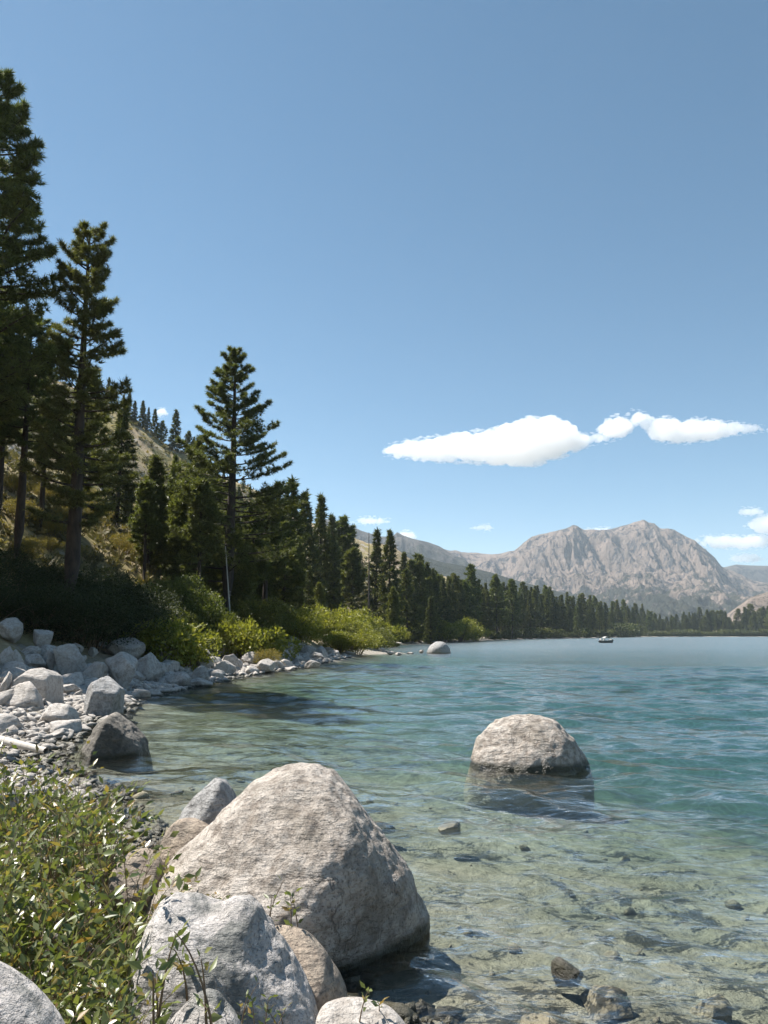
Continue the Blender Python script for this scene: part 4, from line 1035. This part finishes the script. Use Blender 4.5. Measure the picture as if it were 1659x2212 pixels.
tree_at(P_MID, 548, 1090, 72, 'rounded pine right of the tall open-branched pine trunk', wide=1.0)
tree_at(P_MID2, 580, 1065, 76, 'dense pine under the lowest right limbs of the tall open-branched pine', wide=1.2)
tree_at(P_COL2, 530, 1160, 66, 'low yellowish conifer close behind the tall open-branched pine', wide=1.2)
tree_at(P_FIR2, 602, 1045, 84, 'dark fir with two bare trunks below it right of the tall open-branched pine', wide=1.2)
tree_at(P_FIR2, 628, 1038, 100, 'pointed fir at the right end of the dense grove', wide=1.3)
tree_at(P_MID, 615, 1130, 80, 'broad dark pine low at the right end of the dense grove', wide=1.1)
tree_at(P_COL, 645, 1160, 92, 'dark column right of the dense grove', wide=0.9)
tree_at(P_FIR, 660, 1070, 135, 'pointed fir on the ridge line, first right of the dense grove', wide=1.1)
tree_at(P_FIR, 693, 1073, 150, 'pointed fir on the ridge line, second right of the dense grove', wide=0.95)
tree_at(P_MID, 742, 1120, 190, 'twin-topped pine on the falling ridge line', wide=1.1)
tree_at(P_FIR, 716, 1115, 175, 'short fir just left of the twin-topped ridge pine')
tree_at(P_FIR2, 813, 1147, 170, 'tall pointed fir right behind the burnt snag', wide=1.1)
tree_at(P_FIR, 843, 1148, 165, 'tallest conical fir above the green flats, right of the burnt snag', wide=1.0)
tree_at(P_FIR2, 668, 1225, 105, 'small pointed conifer at the left edge of the green flats', wide=1.0)
tree_at(P_COL2, 690, 1260, 125, 'yellow-green conifer behind the willow flats', wide=1.0)
tree_at(P_FIR2, 722, 1180, 150, 'mid-slope fir left of the burnt snag', wide=1.2)
tree_at(P_MID2, 762, 1190, 160, 'mid-slope pine directly left of the burnt snag', wide=1.2)
tree_at(P_COL2, 850, 1270, 150, 'olive columnar conifer among the willows', wide=1.0)
tree_at(P_FIR2, 930, 1290, 190, 'small dark conifer at the right end of the willows', wide=1.5)
tree_at(P_FIR, 872, 1195, 230, 'ridge fir just right of the tallest conical one')
for (u, v, Y) in [(888, 1212, 215), (902, 1200, 235), (915, 1222, 250), (928, 1232, 262), (895, 1248, 205), (940, 1236, 285), (912, 1262, 232), (878, 1232, 195)]:
    tree_at(P_FIR if u % 2 else P_SMALLFIR, u, v, Y, 'x', 'conifers scattered on the far left hillside', wide=1.1)
tree_at(P_F3, 1018, 1222, 300, 'big dark pine overtopping the start of the shore forest', wide=1.15)
tree_at(P_F3, 1070, 1243, 345, 'broad dark pine, second giant of the shore forest', wide=1.1)
tree_at(P_F3, 1104, 1253, 370, 'broad dark pine, third giant of the shore forest', wide=1.1)
# pines just outside the left edge: they throw the shade over the bank and the inlet
for (x, y, h, lab) in [(-24.5, 44, 17, 'pine outside the left edge, nearest the shaded boulders'), (-22, 33.5, 17, 'pine outside the left edge, beside the boulder pile'), (-21, 29.5, 13, 'short pine outside the left edge, nearest the beach'), (-27, 41, 19, 'pine outside the left edge, left of the thicket'), (-23.5, 36, 15, 'pine outside the left edge, lowest on the bank'), (-29, 50, 22, 'pine outside the left edge, behind the thicket'), (-26.5, 46, 20, 'pine outside the left edge, closest to the thicket')]:
    zb = float(H(np.array([x]), np.array([y]))[0]); s = h / 21
    place(P_BIG, (x, y, zb - .1), tr.random() * 6, (s, s, s), lab)
tree_at(P_HIGH, 30, 700, 50, 'dark pine right behind the giant one', wide=1.1)
tree_at(P_HIGH, -25, 560, 44, 'dark pine at the left edge behind the giant one', wide=0.9)
# ridge line
for (u, v, hm) in [(236, 815, 16), (248, 832, 12), (268, 852, 9), (281, 843, 14), (292, 866, 8), (310, 866, 12), (322, 880, 8), (336, 884, 9), (352, 897, 6), (381, 886, 14), (408, 932, 8), (420, 938, 9)]:
    best = None
    for vv in range(v + 4, v + 130, 3):
        hp = hit(u, vv)
        if hp is not None: best = hp; break
    if best is None: continue
    Y = best[1] - 3
    t = at_depth(u, v, Y); zb = float(H(np.array([t[0]]), np.array([Y]))[0])
    h = max(4.0, min(t[2] - zb, hm * 1.5)); pr = [P_SMALLFIR, P_FIR, P_JUN][int(tr.integers(3))]; s = h / pr['h']
    place(pr, (t[0], Y, zb - .2), tr.random() * 6, s, 'small dark conifer on the skyline of the bare left slope', 'conifers along the skyline of the left slope')
# wooded slope
cnt = 0; occ = []
WOOD = [P_MID, P_MID2, P_FIR, P_FIR2, P_COL, P_COL2, P_SMALLFIR, P_JUN, P_YOUNG]
for _ in range(7000):
    if cnt >= 140: break
    u = tr.uniform(-20, 1010); v = tr.uniform(860, 1345)
    hp = hit(u, v)
    if hp is None or hp[1] < 58 or hp[1] > 520: continue
    s = float(shore_dist(hp[0:1], hp[1:2])[0])
    if s < 7: continue
    bare = (10 < u < 290 and 1015 < v < 1225 and hp[1] < 115) or (190 < u < 440 and v < 1010) or (640 < u < 1000 and v > 1230 and tr.random() < 0.78) or (640 < u < 900 and 1120 < v < 1300 and tr.random() < .5) or (u < 180 and v < 1010)
    if bare: continue
    if any(abs(hp[0] - q[0]) + abs(hp[1] - q[1]) < 3.0 for q in occ): continue
    occ.append(hp)
    pr = WOOD[int(tr.integers(len(WOOD)))]
    h = tr.uniform(6, 13) * (0.75 if hp[1] > 300 else 1)
    # keep below the skyline in the picture
    sk = np.interp(u, [0, 215, 330, 430, 560, 640, 760, 850, 950, 1020], [600, 830, 890, 945, 1050, 1090, 1150, 1185, 1215, 1240])
    zt = at_depth(u, sk, hp[1])[2]; h = min(h, zt - hp[2])
    if 190 < u < 445: h = min(h, at_depth(u, 1040, hp[1])[2] - hp[2])
    if u > 640: h = min(h, 8.0)
    if h < 3: continue
    sc = h / pr['h']
    nearw = hp[1] < 130
    place(pr, (hp[0], hp[1], hp[2] - .15), tr.random() * 6.28, (sc * 1.1, sc * 1.1, sc), 'conifer crowded in the dense grove on the left hillside' if nearw else 'conifer scattered up the far part of the left hillside', 'conifers of the dense left grove' if nearw else 'conifers scattered on the far left hillside')
    cnt += 1
# shore forest to the right
TOPS = ([880, 900, 940, 960, 1000, 1018, 1045, 1070, 1100, 1130, 1160, 1200, 1240, 1280, 1320, 1350, 1380, 1400, 1430, 1480, 1530, 1560, 1600, 1640, 1700], [1195, 1190, 1235, 1240, 1250, 1250, 1262, 1258, 1264, 1262, 1264, 1275, 1285, 1290, 1296, 1300, 1304, 1312, 1330, 1322, 1316, 1322, 1312, 1310, 1308])
def shoreY(u):
    lo, hi = 120.0, 1300.0
    k = (u - 829.5) / F / 1.0
    Y = np.linspace(150, 1250, 500); s = shore_dist(Y * k * 1.013, Y)
    i = np.nonzero(s > 0)[0]
    return Y[i[0]] if len(i) else 1000
us = np.concatenate([np.linspace(905, 1400, 120), np.linspace(1400, 1675, 82)]) + tr.normal(0, 2.0, 202)
for i, u in enumerate(us):
    Y0 = shoreY(u)
    row = i % 3
    Y = Y0 * (1.03 + 0.05 * row + 0.03 * tr.random())
    top = np.interp(u, *TOPS) + abs(tr.normal(0, 16)) + (5 if row == 0 else -5)
    if u > 1400: top += tr.uniform(-3, 8)
    pr = [P_F1, P_F2, P_F3, P_F1, P_F1, P_F3][int(tr.integers(6))]
    if u < 1400: l, g = 'tall dark conifer packed in the shore forest left of the bay', 'conifers of the long shore forest'
    else: l, g = 'hazy conifer in the far forest across the bay at the right', 'conifers of the far right shore'
    tree_at(pr, u, top, Y, l, g, wide=float(tr.uniform(0.85, 1.25) * (1.5 if u > 1400 else 1)))

# burnt snag and dead wood
def snag(name, label, cat, P, R, mat, stubs=6, seed=0, stub_len=0.6, group=None):
    rng = np.random.default_rng(seed)
    P = np.asarray(P, float); R = np.asarray(R, float)
    paths = [(P, R)]
    root = bpy.data.objects.new(name, None); COL.objects.link(root); root.location = tuple(P[0]); tag(root, label, cat, group)
    v, q = tubes([(P - P[0], R)], 8); link('trunk', mesh_np(name + '_trunk', v, q, mat, True), root)
    ps = []
    for k in range(stubs):
        t = rng.uniform(.15, .97); b = np.array([np.interp(t, np.linspace(0, 1, len(P)), P[:, c]) for c in range(3)]) - P[0]
        a = rng.random() * 6.28; d = np.array([math.cos(a), math.sin(a), rng.uniform(-.2, .5)]) * stub_len * rng.uniform(.4, 1.2)
        ss = np.linspace(0, 1, 4)[:, None]
        ps.append((b + d * ss + np.array([0, 0, .15 * stub_len]) * ss ** 2, np.linspace(.35, .08, 4) * np.interp(t, np.linspace(0, 1, len(R)), R)))
    if ps:
        v, q = tubes(ps, 5); link('branches', mesh_np(name + '_branches', v, q, mat, True), root)
    return root
t = at_depth(797, 1150, 128); zb = float(H(np.array([t[0]]), np.array([128.0]))[0])
snag('dead_tree', 'thin bare burnt snag standing above the willow flats', 'dead tree', [(t[0], 128, zb - .2), (t[0] + .05, 128, zb + 6), (t[0], 128, t[2])], [.24, .17, .04], M_DARKWOOD, 26, 1, 0.7)
def log_px(a, b, Y1, Y2, dz1, dz2, r1, r2, label, seed, stubs=4, mat=None, name='driftwood_log', cat='log'):
    p1 = at_depth(a[0], a[1], Y1); p2 = at_depth(b[0], b[1], Y2)
    m = (p1 + p2) / 2 + np.array([0, 0, .03])
    return snag(name, label, cat, [p1, m, p2], [r1, (r1 + r2) / 2, r2], mat or M_DEAD, stubs, seed, 0.3)
log_px((-70, 1588), (100, 1622), 15.2, 12.6, 0, 0, .10, .05, 'bleached driftwood log lying on the pebbles at the left edge', 2, 3)
log_px((815, 1388), (803, 1357), 152, 152, 0, 0, .42, .2, 'white leaning stub of a dead tree by the far inlet', 3, 3, name='dead_tree', cat='dead tree')
log_px((770, 1384), (815, 1388), 150, 147, 0, 0, .18, .3, 'long grey driftwood trunk lying behind the spit', 4, 5)
log_px((818, 1384), (868, 1390), 150, 146, 0, 0, .4, .12, 'pale uprooted trunk lying right of the white leaning stub', 5, 7)
log_px((487, 1180), (497, 1330), 60.5, 60, 0, 0, .03, .06, 'slender grey dead stem before the open-branched pine trunk', 6, 6, name='dead_tree', cat='dead tree')

# ------------------------------------------------------------------ shrubs
B1 = make_bush('shrub', 'x', 'shrub', 21, 4.4, 3.2, 9000, 0.15, M_BUSH, 14)
B2 = make_bush('shrub', 'x', 'shrub', 22, 3.6, 3.0, 7500, 0.15, M_BUSH, 12)
B3 = make_bush('shrub', 'x', 'shrub', 23, 4.0, 2.4, 7500, 0.16, M_YBUSH, 13)
B4 = make_bush('shrub', 'x', 'shrub', 24, 2.2, 1.5, 3000, 0.15, M_YBUSH, 9)
B5 = make_bush('shrub', 'x', 'shrub', 25, 1.8, 1.3, 2400, 0.13, M_RABBIT, 9, elong=4)
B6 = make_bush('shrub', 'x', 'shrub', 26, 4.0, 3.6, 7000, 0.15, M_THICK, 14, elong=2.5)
B7 = make_bush('shrub', 'x', 'shrub', 27, 7.0, 5.0, 2600, 0.60, M_FIR, 13)
BB = {id(B1): 3.2, id(B2): 3.0, id(B3): 2.4, id(B4): 1.5, id(B5): 1.3, id(B6): 3.6, id(B7): 5.0}
def bush_px(pr, u, vtop, Y, label, group=None, wide=1.0):
    t = at_depth(u, vtop, Y); zb = float(H(np.array([t[0]]), np.array([Y]))[0])
    h = max(0.4, t[2] - zb); s = h / BB[id(pr)]
    return place(pr, (t[0], Y, zb - .05), tr.random() * 6.28, (s * wide, s * wide, s), label, group)
# black thicket on the shaded bank
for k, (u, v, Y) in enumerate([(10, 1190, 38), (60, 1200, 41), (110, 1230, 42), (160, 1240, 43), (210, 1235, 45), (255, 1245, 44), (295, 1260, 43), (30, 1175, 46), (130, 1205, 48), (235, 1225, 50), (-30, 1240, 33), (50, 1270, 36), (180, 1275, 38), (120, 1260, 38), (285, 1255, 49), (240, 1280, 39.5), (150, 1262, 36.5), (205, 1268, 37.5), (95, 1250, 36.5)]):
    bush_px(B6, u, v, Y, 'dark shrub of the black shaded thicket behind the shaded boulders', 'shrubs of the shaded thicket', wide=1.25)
for (pr, u, v, Y, w, lab) in [
    (B1, 385, 1235, 57, 0.9, 'big leafy alder left of the open-branched pine trunk'), (B1, 430, 1270, 55, 0.9, 'leafy alder in front of the open-branched pine'),
    (B2, 345, 1300, 49, 0.9, 'alder at the edge of the shaded thicket'), (B2, 470, 1315, 55, 0.9, 'dark green alder reaching down to the sunlit rocks'),
    (B1, 405, 1320, 52, 0.9, 'low alder spreading over the sunlit rocks'), (B2, 545, 1290, 64, 1.0, 'alder right of the open-branched pine trunk'),
    (B2, 590, 1300, 68, 1.0, 'alder below the two bare fir trunks'), (B3, 620, 1318, 72, 1.0, 'alder at the right foot of the dense grove'),
    (B4, 345, 1332, 41, 1.1, 'bright yellow-green shrub beside the little stone heap'), (B4, 402, 1362, 42, 0.9, 'tiny bright shrub at the right foot of the little stone heap'),
    (B4, 518, 1335, 53, 0.8, 'bright willow bush over the grey boulder'), (B4, 572, 1350, 56, 1.1, 'small bright bush among grey shore stones'),
    (B3, 640, 1335, 72, 1.2, 'willow on the bank above the rounded grey boulder'), (B3, 770, 1372, 84, 1.5, 'yellow-green willow clump on the rocky spit'), (B3, 735, 1362, 82, 1.2, 'taller willow behind the clump on the spit'),
    (B5, 570, 1395, 50, 0.9, 'little dry yellow bush on the sunlit beach')]:
    bush_px(pr, u, v, Y, lab, wide=w)
for (u, v, Y, w) in [(665, 1335, 96, 1.0), (705, 1322, 108, 1.0), (750, 1318, 118, 0.9), (812, 1335, 140, 0.9), (735, 1345, 100, 1.0), (870, 1335, 200, 1.0), (950, 1334, 236, 1.0), (992, 1340, 252, 1.0), (1030, 1352, 272, 0.9), (968, 1352, 240, 0.9)]:
    bush_px(B3, u, v, Y, 'sunny green willow on the flats', 'willows on the green flats', wide=w)
for k in range(40):
    u = tr.uniform(640, 1050); Y = tr.uniform(95, 200) if u < 860 else tr.uniform(170, 270)
    x = (u - 829.5) / F * Y
    s = float(shore_dist(np.array([x]), np.array([Y]))[0])
    if s < 1.5:
        Y = Y + 25; x = (u - 829.5) / F * Y; s = float(shore_dist(np.array([x]), np.array([Y]))[0])
        if s < 1: continue
    zb = float(H(np.array([x]), np.array([Y]))[0]); pr = [B3, B1, B3, B3][k % 4]; h = tr.uniform(1.4, 3.4); sc = h / BB[id(pr)]
    place(pr, (x, Y, zb - .1), tr.random() * 6, (sc * 1.3, sc * 1.3, sc), 'sunny green willow on the flats between the spit and the shore forest', 'willows on the green flats')
for k, u in enumerate(np.concatenate([np.linspace(1060, 1400, 24), np.linspace(1410, 1670, 34)])):
    Y0 = shoreY(u); Y = Y0 * 1.012; x = (u - 829.5) / F * Y * 1.0
    zb = float(H(np.array([x]), np.array([Y]))[0]); h = tr.uniform(3, 6.5) * (Y / 600) ** .5
    big = abs(u - 1340) < 24
    if big: h = 11
    place(B7, (x, Y, zb - .2), tr.random() * 6, (h / 5 * 1.2, h / 5 * 1.2, h / 5), 'round green tree-sized shrub by the water right of the boat' if big else 'low shrub along the foot of the distant shore forest', 'round shrubs by the water right of the boat' if big else 'shrubs at the foot of the distant forest')
# yellow brush on the open slope
for k in range(24):
    u = tr.uniform(20, 300); v = tr.uniform(1060, 1215)
    hp = hit(u, v)
    if hp is None or hp[1] > 130 or hp[1] < 46: continue
    s = tr.uniform(.7, 1.5)
    place(B5, (hp[0], hp[1], hp[2] - .05), tr.random() * 6, s, 'yellow flowering brush clump on the open sunlit slope', 'yellow brush clumps on the open slope')

def brush_field(name, count, mat, seed, umin, umax, vmin, vmax, size, label):
    rng = np.random.default_rng(seed)
    X = []; 
    Y = 45 * (12 ** rng.random(count * 4)); x = rng.uniform(-0.56, 0.13, count * 4) * Y
    s = shore_dist(x, Y); ok = (s > 7) & (s < 300)
    x, Y = x[ok][:count], Y[ok][:count]; z = H(x, Y)
    nb = 14
    sz = size * (0.5 + rng.random(len(x))) * np.clip(Y / 140, 0.7, 1.8)
    P = np.repeat(np.stack([x, Y, z], 1), nb, 0) + rng.normal(size=(len(x) * nb, 3)) * np.repeat(sz, nb)[:, None] * np.array([.45, .45, .12])
    D = unit(rng.normal(size=P.shape) * np.array([1, 1, .5]) + np.array([0, 0, .9]))
    V, Fc = blades(P, D, np.repeat(sz, nb) * (.6 + .6 * rng.random(len(P))), np.repeat(sz, nb) * 0.45, rng)
    tag(link(name, mesh_np(name, V, Fc, mat)), label, 'brush', kind='stuff')
brush_field('sagebrush', 6500, M_SAGE, 5, 0, 0, 0, 0, 0.75, 'grey-green sagebrush covering the hillside')
brush_field('dry_grass', 2500, M_RABBIT, 6, 0, 0, 0, 0, 0.45, 'dry yellow grass tufts on the hillside')

# ------------------------------------------------------------------ willow thicket in the foreground
def make_willow(seed, stems=16, height=0.62, leaf=0.052, per=30, spread=0.45):
    rng = np.random.default_rng(seed)
    root = bpy.data.objects.new('willow_shrub', None); COL.objects.link(root); tag(root, 'x', 'willow shrub')
    paths = []; PP, DD = [], []
    for k in range(stems):
        a = rng.random() * 6.28; L = height * rng.uniform(.6, 1.25); sp = spread * rng.uniform(.2, 1.1)
        s = np.linspace(0, 1, 8)
        b = rng.normal(0, .06, 3) * np.array([1, 1, 0]); b[2] = -0.03
        curve = rng.normal(0, .1)
        P = b + np.stack([np.cos(a + curve * s * 3) * sp * s ** 1.4, np.sin(a + curve * s * 3) * sp * s ** 1.4, L * (s - .18 * s ** 3)], 1)
        paths.append((P, np.linspace(.0042, .0012, 8)))
        n = int(per * rng.uniform(.7, 1.2)); t = 0.12 + 0.88 * np.sort(rng.random(n))
        pos = np.stack([np.interp(t, s, P[:, c]) for c in range(3)], 1)
        az = np.arange(n) * 2.4 + rng.normal(0, .4, n)
        out = np.stack([np.cos(az), np.sin(az), 0.25 + 0.35 * rng.normal(size=n)], 1)
        tang = unit(np.gradient(P, axis=0))[np.clip((t * 7).astype(int), 0, 7)]
        d = unit(out + tang * 0.7)
        # short side twigs carry some of the leaves away from the stem
        off = rng.random(n)[:, None] ** 2 * 0.10 * height / .6
        PP.append(pos + d * off); DD.append(d)
        for j in np.nonzero(off[:, 0] > 0.03)[0][::2]:
            paths.append((np.stack([pos[j], pos[j] + d[j] * off[j, 0] * .5, pos[j] + d[j] * off[j, 0]]), np.array([.0018, .0014, .001])))
    P = np.concatenate(PP); D = np.concatenate(DD)
    D = unit(D + np.array([0, 0, -.25]) * rng.random(len(D))[:, None])
    V, Fc = leaves(P, D, leaf * (.55 + .75 * rng.random(len(P))), leaf * .46 * (.7 + .5 * rng.random(len(P))), rng, 0.5)
    link('leaves', mesh_np('willow_leaves', V, Fc, M_LEAF), root)
    v, q = tubes(paths, 5); link('stems', mesh_np('willow_stems', v, q, M_TWIG, True), root)
    return root
WIL = [make_willow(300 + i, 17, [.72, .8, .62, .76, .7][i], .088, 18) for i in range(5)]
SPR = [make_willow(400 + i, [3, 4, 2][i], [.20, .26, .16][i], .042, 9, .12) for i in range(3)]
wl = ['leafy willow at the front of the foreground thicket', 'leafy willow in the middle of the foreground thicket', 'leafy willow at the water side of the foreground thicket']
pts = []
for _ in range(3000):
    if len(pts) >= 62: break
    Y = tr.uniform(2.7, 7.8); u = tr.uniform(-90, 335 - max(0, (Y - 5)) * 25)
    x = (u - 829.5) / F * Y * 1.02
    if any((x - a) ** 2 + (Y - b) ** 2 < (0.30 if Y < 4.8 else 0.44) ** 2 for a, b in pts): continue
    if Y < 3.6 and u < 150: continue
    if float(shore_dist(np.array([x]), np.array([Y]))[0]) < 0.25: continue
    pts.append((x, Y))
for k, (x, Y) in enumerate(sorted(pts, key=lambda p: p[1])):
    z = float(H(np.array([x]), np.array([Y]))[0]); j = 0 if Y < 4.2 else 1 if Y < 5.8 else 2
    place(WIL[k % 5], (x, Y, z), tr.random() * 6.28, float(tr.uniform(.75, 1.05)) * (0.72 if Y < 4 else 0.95 if Y < 5.5 else 1.12), wl[j], ['willows at the front of the thicket', 'willows in the middle of the thicket', 'willows at the water side of the thicket'][j])
TALLW = [make_willow(500 + i, 4, 1.0, .070, 17, .3) for i in range(2)]
for k, (u, Y) in enumerate([(15, 5.6), (60, 6.4), (105, 6.9), (150, 7.3), (190, 7.0), (235, 6.3), (265, 5.6), (300, 5.0), (130, 5.2), (40, 4.6), (90, 7.6), (185, 5.8), (320, 4.6)]):
    x = (u - 829.5) / F * Y * 1.02; z = float(H(np.array([x]), np.array([Y]))[0])
    place(TALLW[k % 2], (x, Y, z), k * 1.3, 1.0 + 0.05 * (k % 4), 'long willow shoots rising above the rest of the foreground thicket', 'tall shoots of the foreground thicket')
def sprig(k, u, v, Y, label, s=1.0):
    p = at_depth(u, v, Y)
    place(SPR[k], (p[0], p[1], p[2]), tr.random() * 6, s, label)
sprig(0, 470, 1975, 4.75, 'tiny leafy sprig against the face of the largest boulder', 0.9)
sprig(1, 607, 2010, 4.95, 'twiggy sprig between the tan boulder and the largest one', 1.2)
sprig(2, 825, 2182, 4.35, 'small bright sprig growing behind the flat-topped rock', 1.1)
sprig(1, 545, 2225, 3.6, 'sprig with a dark leaf on the bottom edge, left one', 0.8)
sprig(0, 600, 2235, 3.6, 'sprig on the bottom edge in front of the double-humped boulder, right one', 0.8)
sprig(1, 390, 2215, 3.55, 'leafy sprig standing up before the double-humped boulder', 1.7)
sprig(2, 330, 2180, 3.7, 'tall sprig at the left flank of the double-humped boulder', 1.6)
# ------------------------------------------------------------------ motor boat
M_HULL = plain('dark_hull_paint', (0.03, 0.03, 0.035), 0.4); M_CREAM = plain('cream_panels', (0.36, 0.33, 0.28), 0.5)
M_WHITE = plain('white_vinyl', (0.5, 0.49, 0.46), 0.5); M_CANVAS = plain('grey_canvas', (0.42, 0.42, 0.38), 0.9); M_METAL = plain('aluminium_tube', (0.6, 0.6, 0.6), 0.35, metallic=1.0)
bp = at_z(1309, 1388.5)
boat = bpy.data.objects.new('motor_boat', None); COL.objects.link(boat); boat.location = (bp[0], bp[1], 0.0); boat.rotation_euler = (0, 0, 0.12); boat.scale = (0.9, 0.9, 0.9)
tag(boat, 'small motor boat with a grey arched canopy on the far water', 'boat')
def loft(sections):
    """sections: list of (x, half width, z bottom, z top, flare)"""
    V = []; Q = []
    for x, w, zb, zt, fl in sections:
        V += [(x, -w * .25, zb), (x, -w * .8, zb + .12), (x, -w * fl, zt), (x, w * fl, zt), (x, w * .8, zb + .12), (x, w * .25, zb)]
    n = len(sections)
    for i in range(n - 1):
        for j in range(6): Q.append((i * 6 + j, i * 6 + (j + 1) % 6, (i + 1) * 6 + (j + 1) % 6, (i + 1) * 6 + j))
    return V, Q, n
V, Q, n = loft([(-2.45, .15, .25, .55, 1), (-2.1, .65, .02, .5, 1.08), (-1.2, 1.0, -.15, .46, 1.08), (0.2, 1.1, -.2, .44, 1.05), (1.9, 1.05, -.18, .44, 1.03)])
me = bpy.data.meshes.new('hull'); me.from_pydata(V, [], Q + [tuple(range(5, -1, -1)), tuple(range((n - 1) * 6, n * 6))]); me.materials.append(M_HULL); link('hull', me, boat)
def box_bm(parts, name, mat, bevel=.02):
    bm = bmesh.new()
    for (cx, cyy, cz, sx, sy, sz) in parts:
        r = bmesh.ops.create_cube(bm, size=1.0)
        for v in r['verts']: v.co = Vector((cx + v.co.x * sx, cyy + v.co.y * sy, cz + v.co.z * sz))
    bmesh.ops.bevel(bm, geom=list(bm.edges), offset=bevel, segments=2, affect='EDGES')
    me = bpy.data.meshes.new(name); bm.to_mesh(me); bm.free(); me.materials.append(mat); return link(name, me, boat)
box_bm([(-.1, -1.06, .58, 3.9, .05, .26), (-.1, 1.06, .58, 3.9, .05, .26), (1.86, 0, .58, .05, 2.06, .26)], 'side_panel', M_CREAM)
box_bm([(-1.45, 0, .78, .55, 1.5, .24), (-1.72, 0, 1.12, .16, 1.5, .55)], 'bow_seat', M_WHITE, .05)
box_bm([(1.3, 0, .80, .6, 1.7, .26), (1.60, 0, 1.02, .14, 1.7, .34)], 'stern_seat', M_WHITE, .05)
box_bm([(-.35, .5, .92, .45, .6, .55), (-.52, .5, 1.28, .06, .6, .3)], 'console', M_WHITE, .04)
th = np.linspace(0.1, np.pi - 0.1, 14)
cv = []; cq = []
for i, a in enumerate(th):
    for w in (-1.0, 1.0): cv += [(0.25 - math.cos(a) * .95, w, 1.42 + math.sin(a) * .55), (0.25 - math.cos(a) * .95, w, 1.38 + math.sin(a) * .53)]
for i in range(len(th) - 1):
    o = i * 4; cq += [(o, o + 2, o + 6, o + 4), (o + 1, o + 5, o + 7, o + 3), (o, o + 4, o + 5, o + 1), (o + 2, o + 3, o + 7, o + 6)]
cq += [(0, 1, 3, 2), (len(cv) - 4, len(cv) - 2, len(cv) - 1, len(cv) - 3)]
me = bpy.data.meshes.new('canopy'); me.from_pydata(cv, [], cq); me.materials.append(M_CANVAS); link('canopy', me, boat)
v, q = tubes([(np.array([(x, w, .6), (x * .6 + .25, w, 1.1), (x + .1, w, 1.5)]), np.array([.025] * 3)) for x in (-.6, 1.0) for w in (-1.02, 1.02)], 6)
link('canopy_frame', mesh_np('canopy_frame', v, q, M_METAL, True), boat)
mo = box_bm([(2.25, 0, .72, .42, .34, .5), (2.18, 0, .2, .16, .12, .7), (2.02, 0, .5, .3, .3, .16)], 'outboard_motor', M_HULL, .05)

# ------------------------------------------------------------------ every repeat gets its own label, by its look and its place in the row
def ordinal(n):
    return '%d%s' % (n, 'th' if 10 <= n % 100 <= 20 else {1: 'st', 2: 'nd', 3: 'rd'}.get(n % 10, 'th'))
ROWS = {
 'shrubs of the shaded thicket': ('dark shrub', 'in the thicket behind the boulder pile'),
 'willows at the front of the thicket': ('leafy willow', 'at the front of the foreground thicket'),
 'willows in the middle of the thicket': ('leafy willow', 'in the middle of the foreground thicket'),
 'willows at the water side of the thicket': ('leafy willow', 'at the water side of the foreground thicket'),
 'tall shoots of the foreground thicket': ('long willow shoots', 'rising above the foreground thicket'),
 'conifers along the skyline of the left slope': ('small skyline conifer', 'on the crest of the bare left slope'),
 'conifers of the dense left grove': ('crowded conifer', 'in the dense grove on the left bank'),
 'conifers scattered on the far left hillside': ('hillside conifer', 'scattered up the far left hillside'),
 'conifers of the far right shore': ('hazy conifer', 'in the far forest across the bay'),
 'willows on the green flats': ('sunny green willow', 'on the flats behind the rocky spit'),
 'shrubs at the foot of the distant forest': ('low shrub', 'at the foot of the distant forest'),
 'yellow brush clumps on the open slope': ('yellow brush clump', 'on the open sunlit left slope'),
 'round shrubs by the water right of the boat': ('round tree-sized green shrub', 'by the water right of the boat'),
}
def ucoord(o):
    return project((o.location.x, o.location.y, o.location.z + 0.3))[0]
byg = {}
for o in list(scene.objects):
    if o.parent is None and 'group' in o: byg.setdefault(o['group'], []).append(o)
for g, obs in byg.items():
    rows = []
    if g == 'conifers of the long shore forest':
        a = [o for o in obs if ucoord(o) < 1104]; b = [o for o in obs if 1104 <= ucoord(o) < 1307]; c = [o for o in obs if ucoord(o) >= 1307]
        rows = [(a, 'dark forest conifer', 'before the shore forest third giant pine'), (b, 'dark forest conifer', 'between third giant pine and boat'), (c, 'dark forest conifer', 'in the shore forest right of the boat')]
    elif g in ROWS: rows = [(obs, *ROWS[g])]
    for lst, what, where in rows:
        if not lst: continue
        sz = sorted(o.scale[2] for o in lst); mid_ = sz[len(sz) // 2]
        for n_, o in enumerate(sorted(lst, key=ucoord)):
            o['label'] = ('larger ' if o.scale[2] > mid_ else 'smaller ') + what + ', ' + ordinal(n_ + 1) + ' from left ' + where
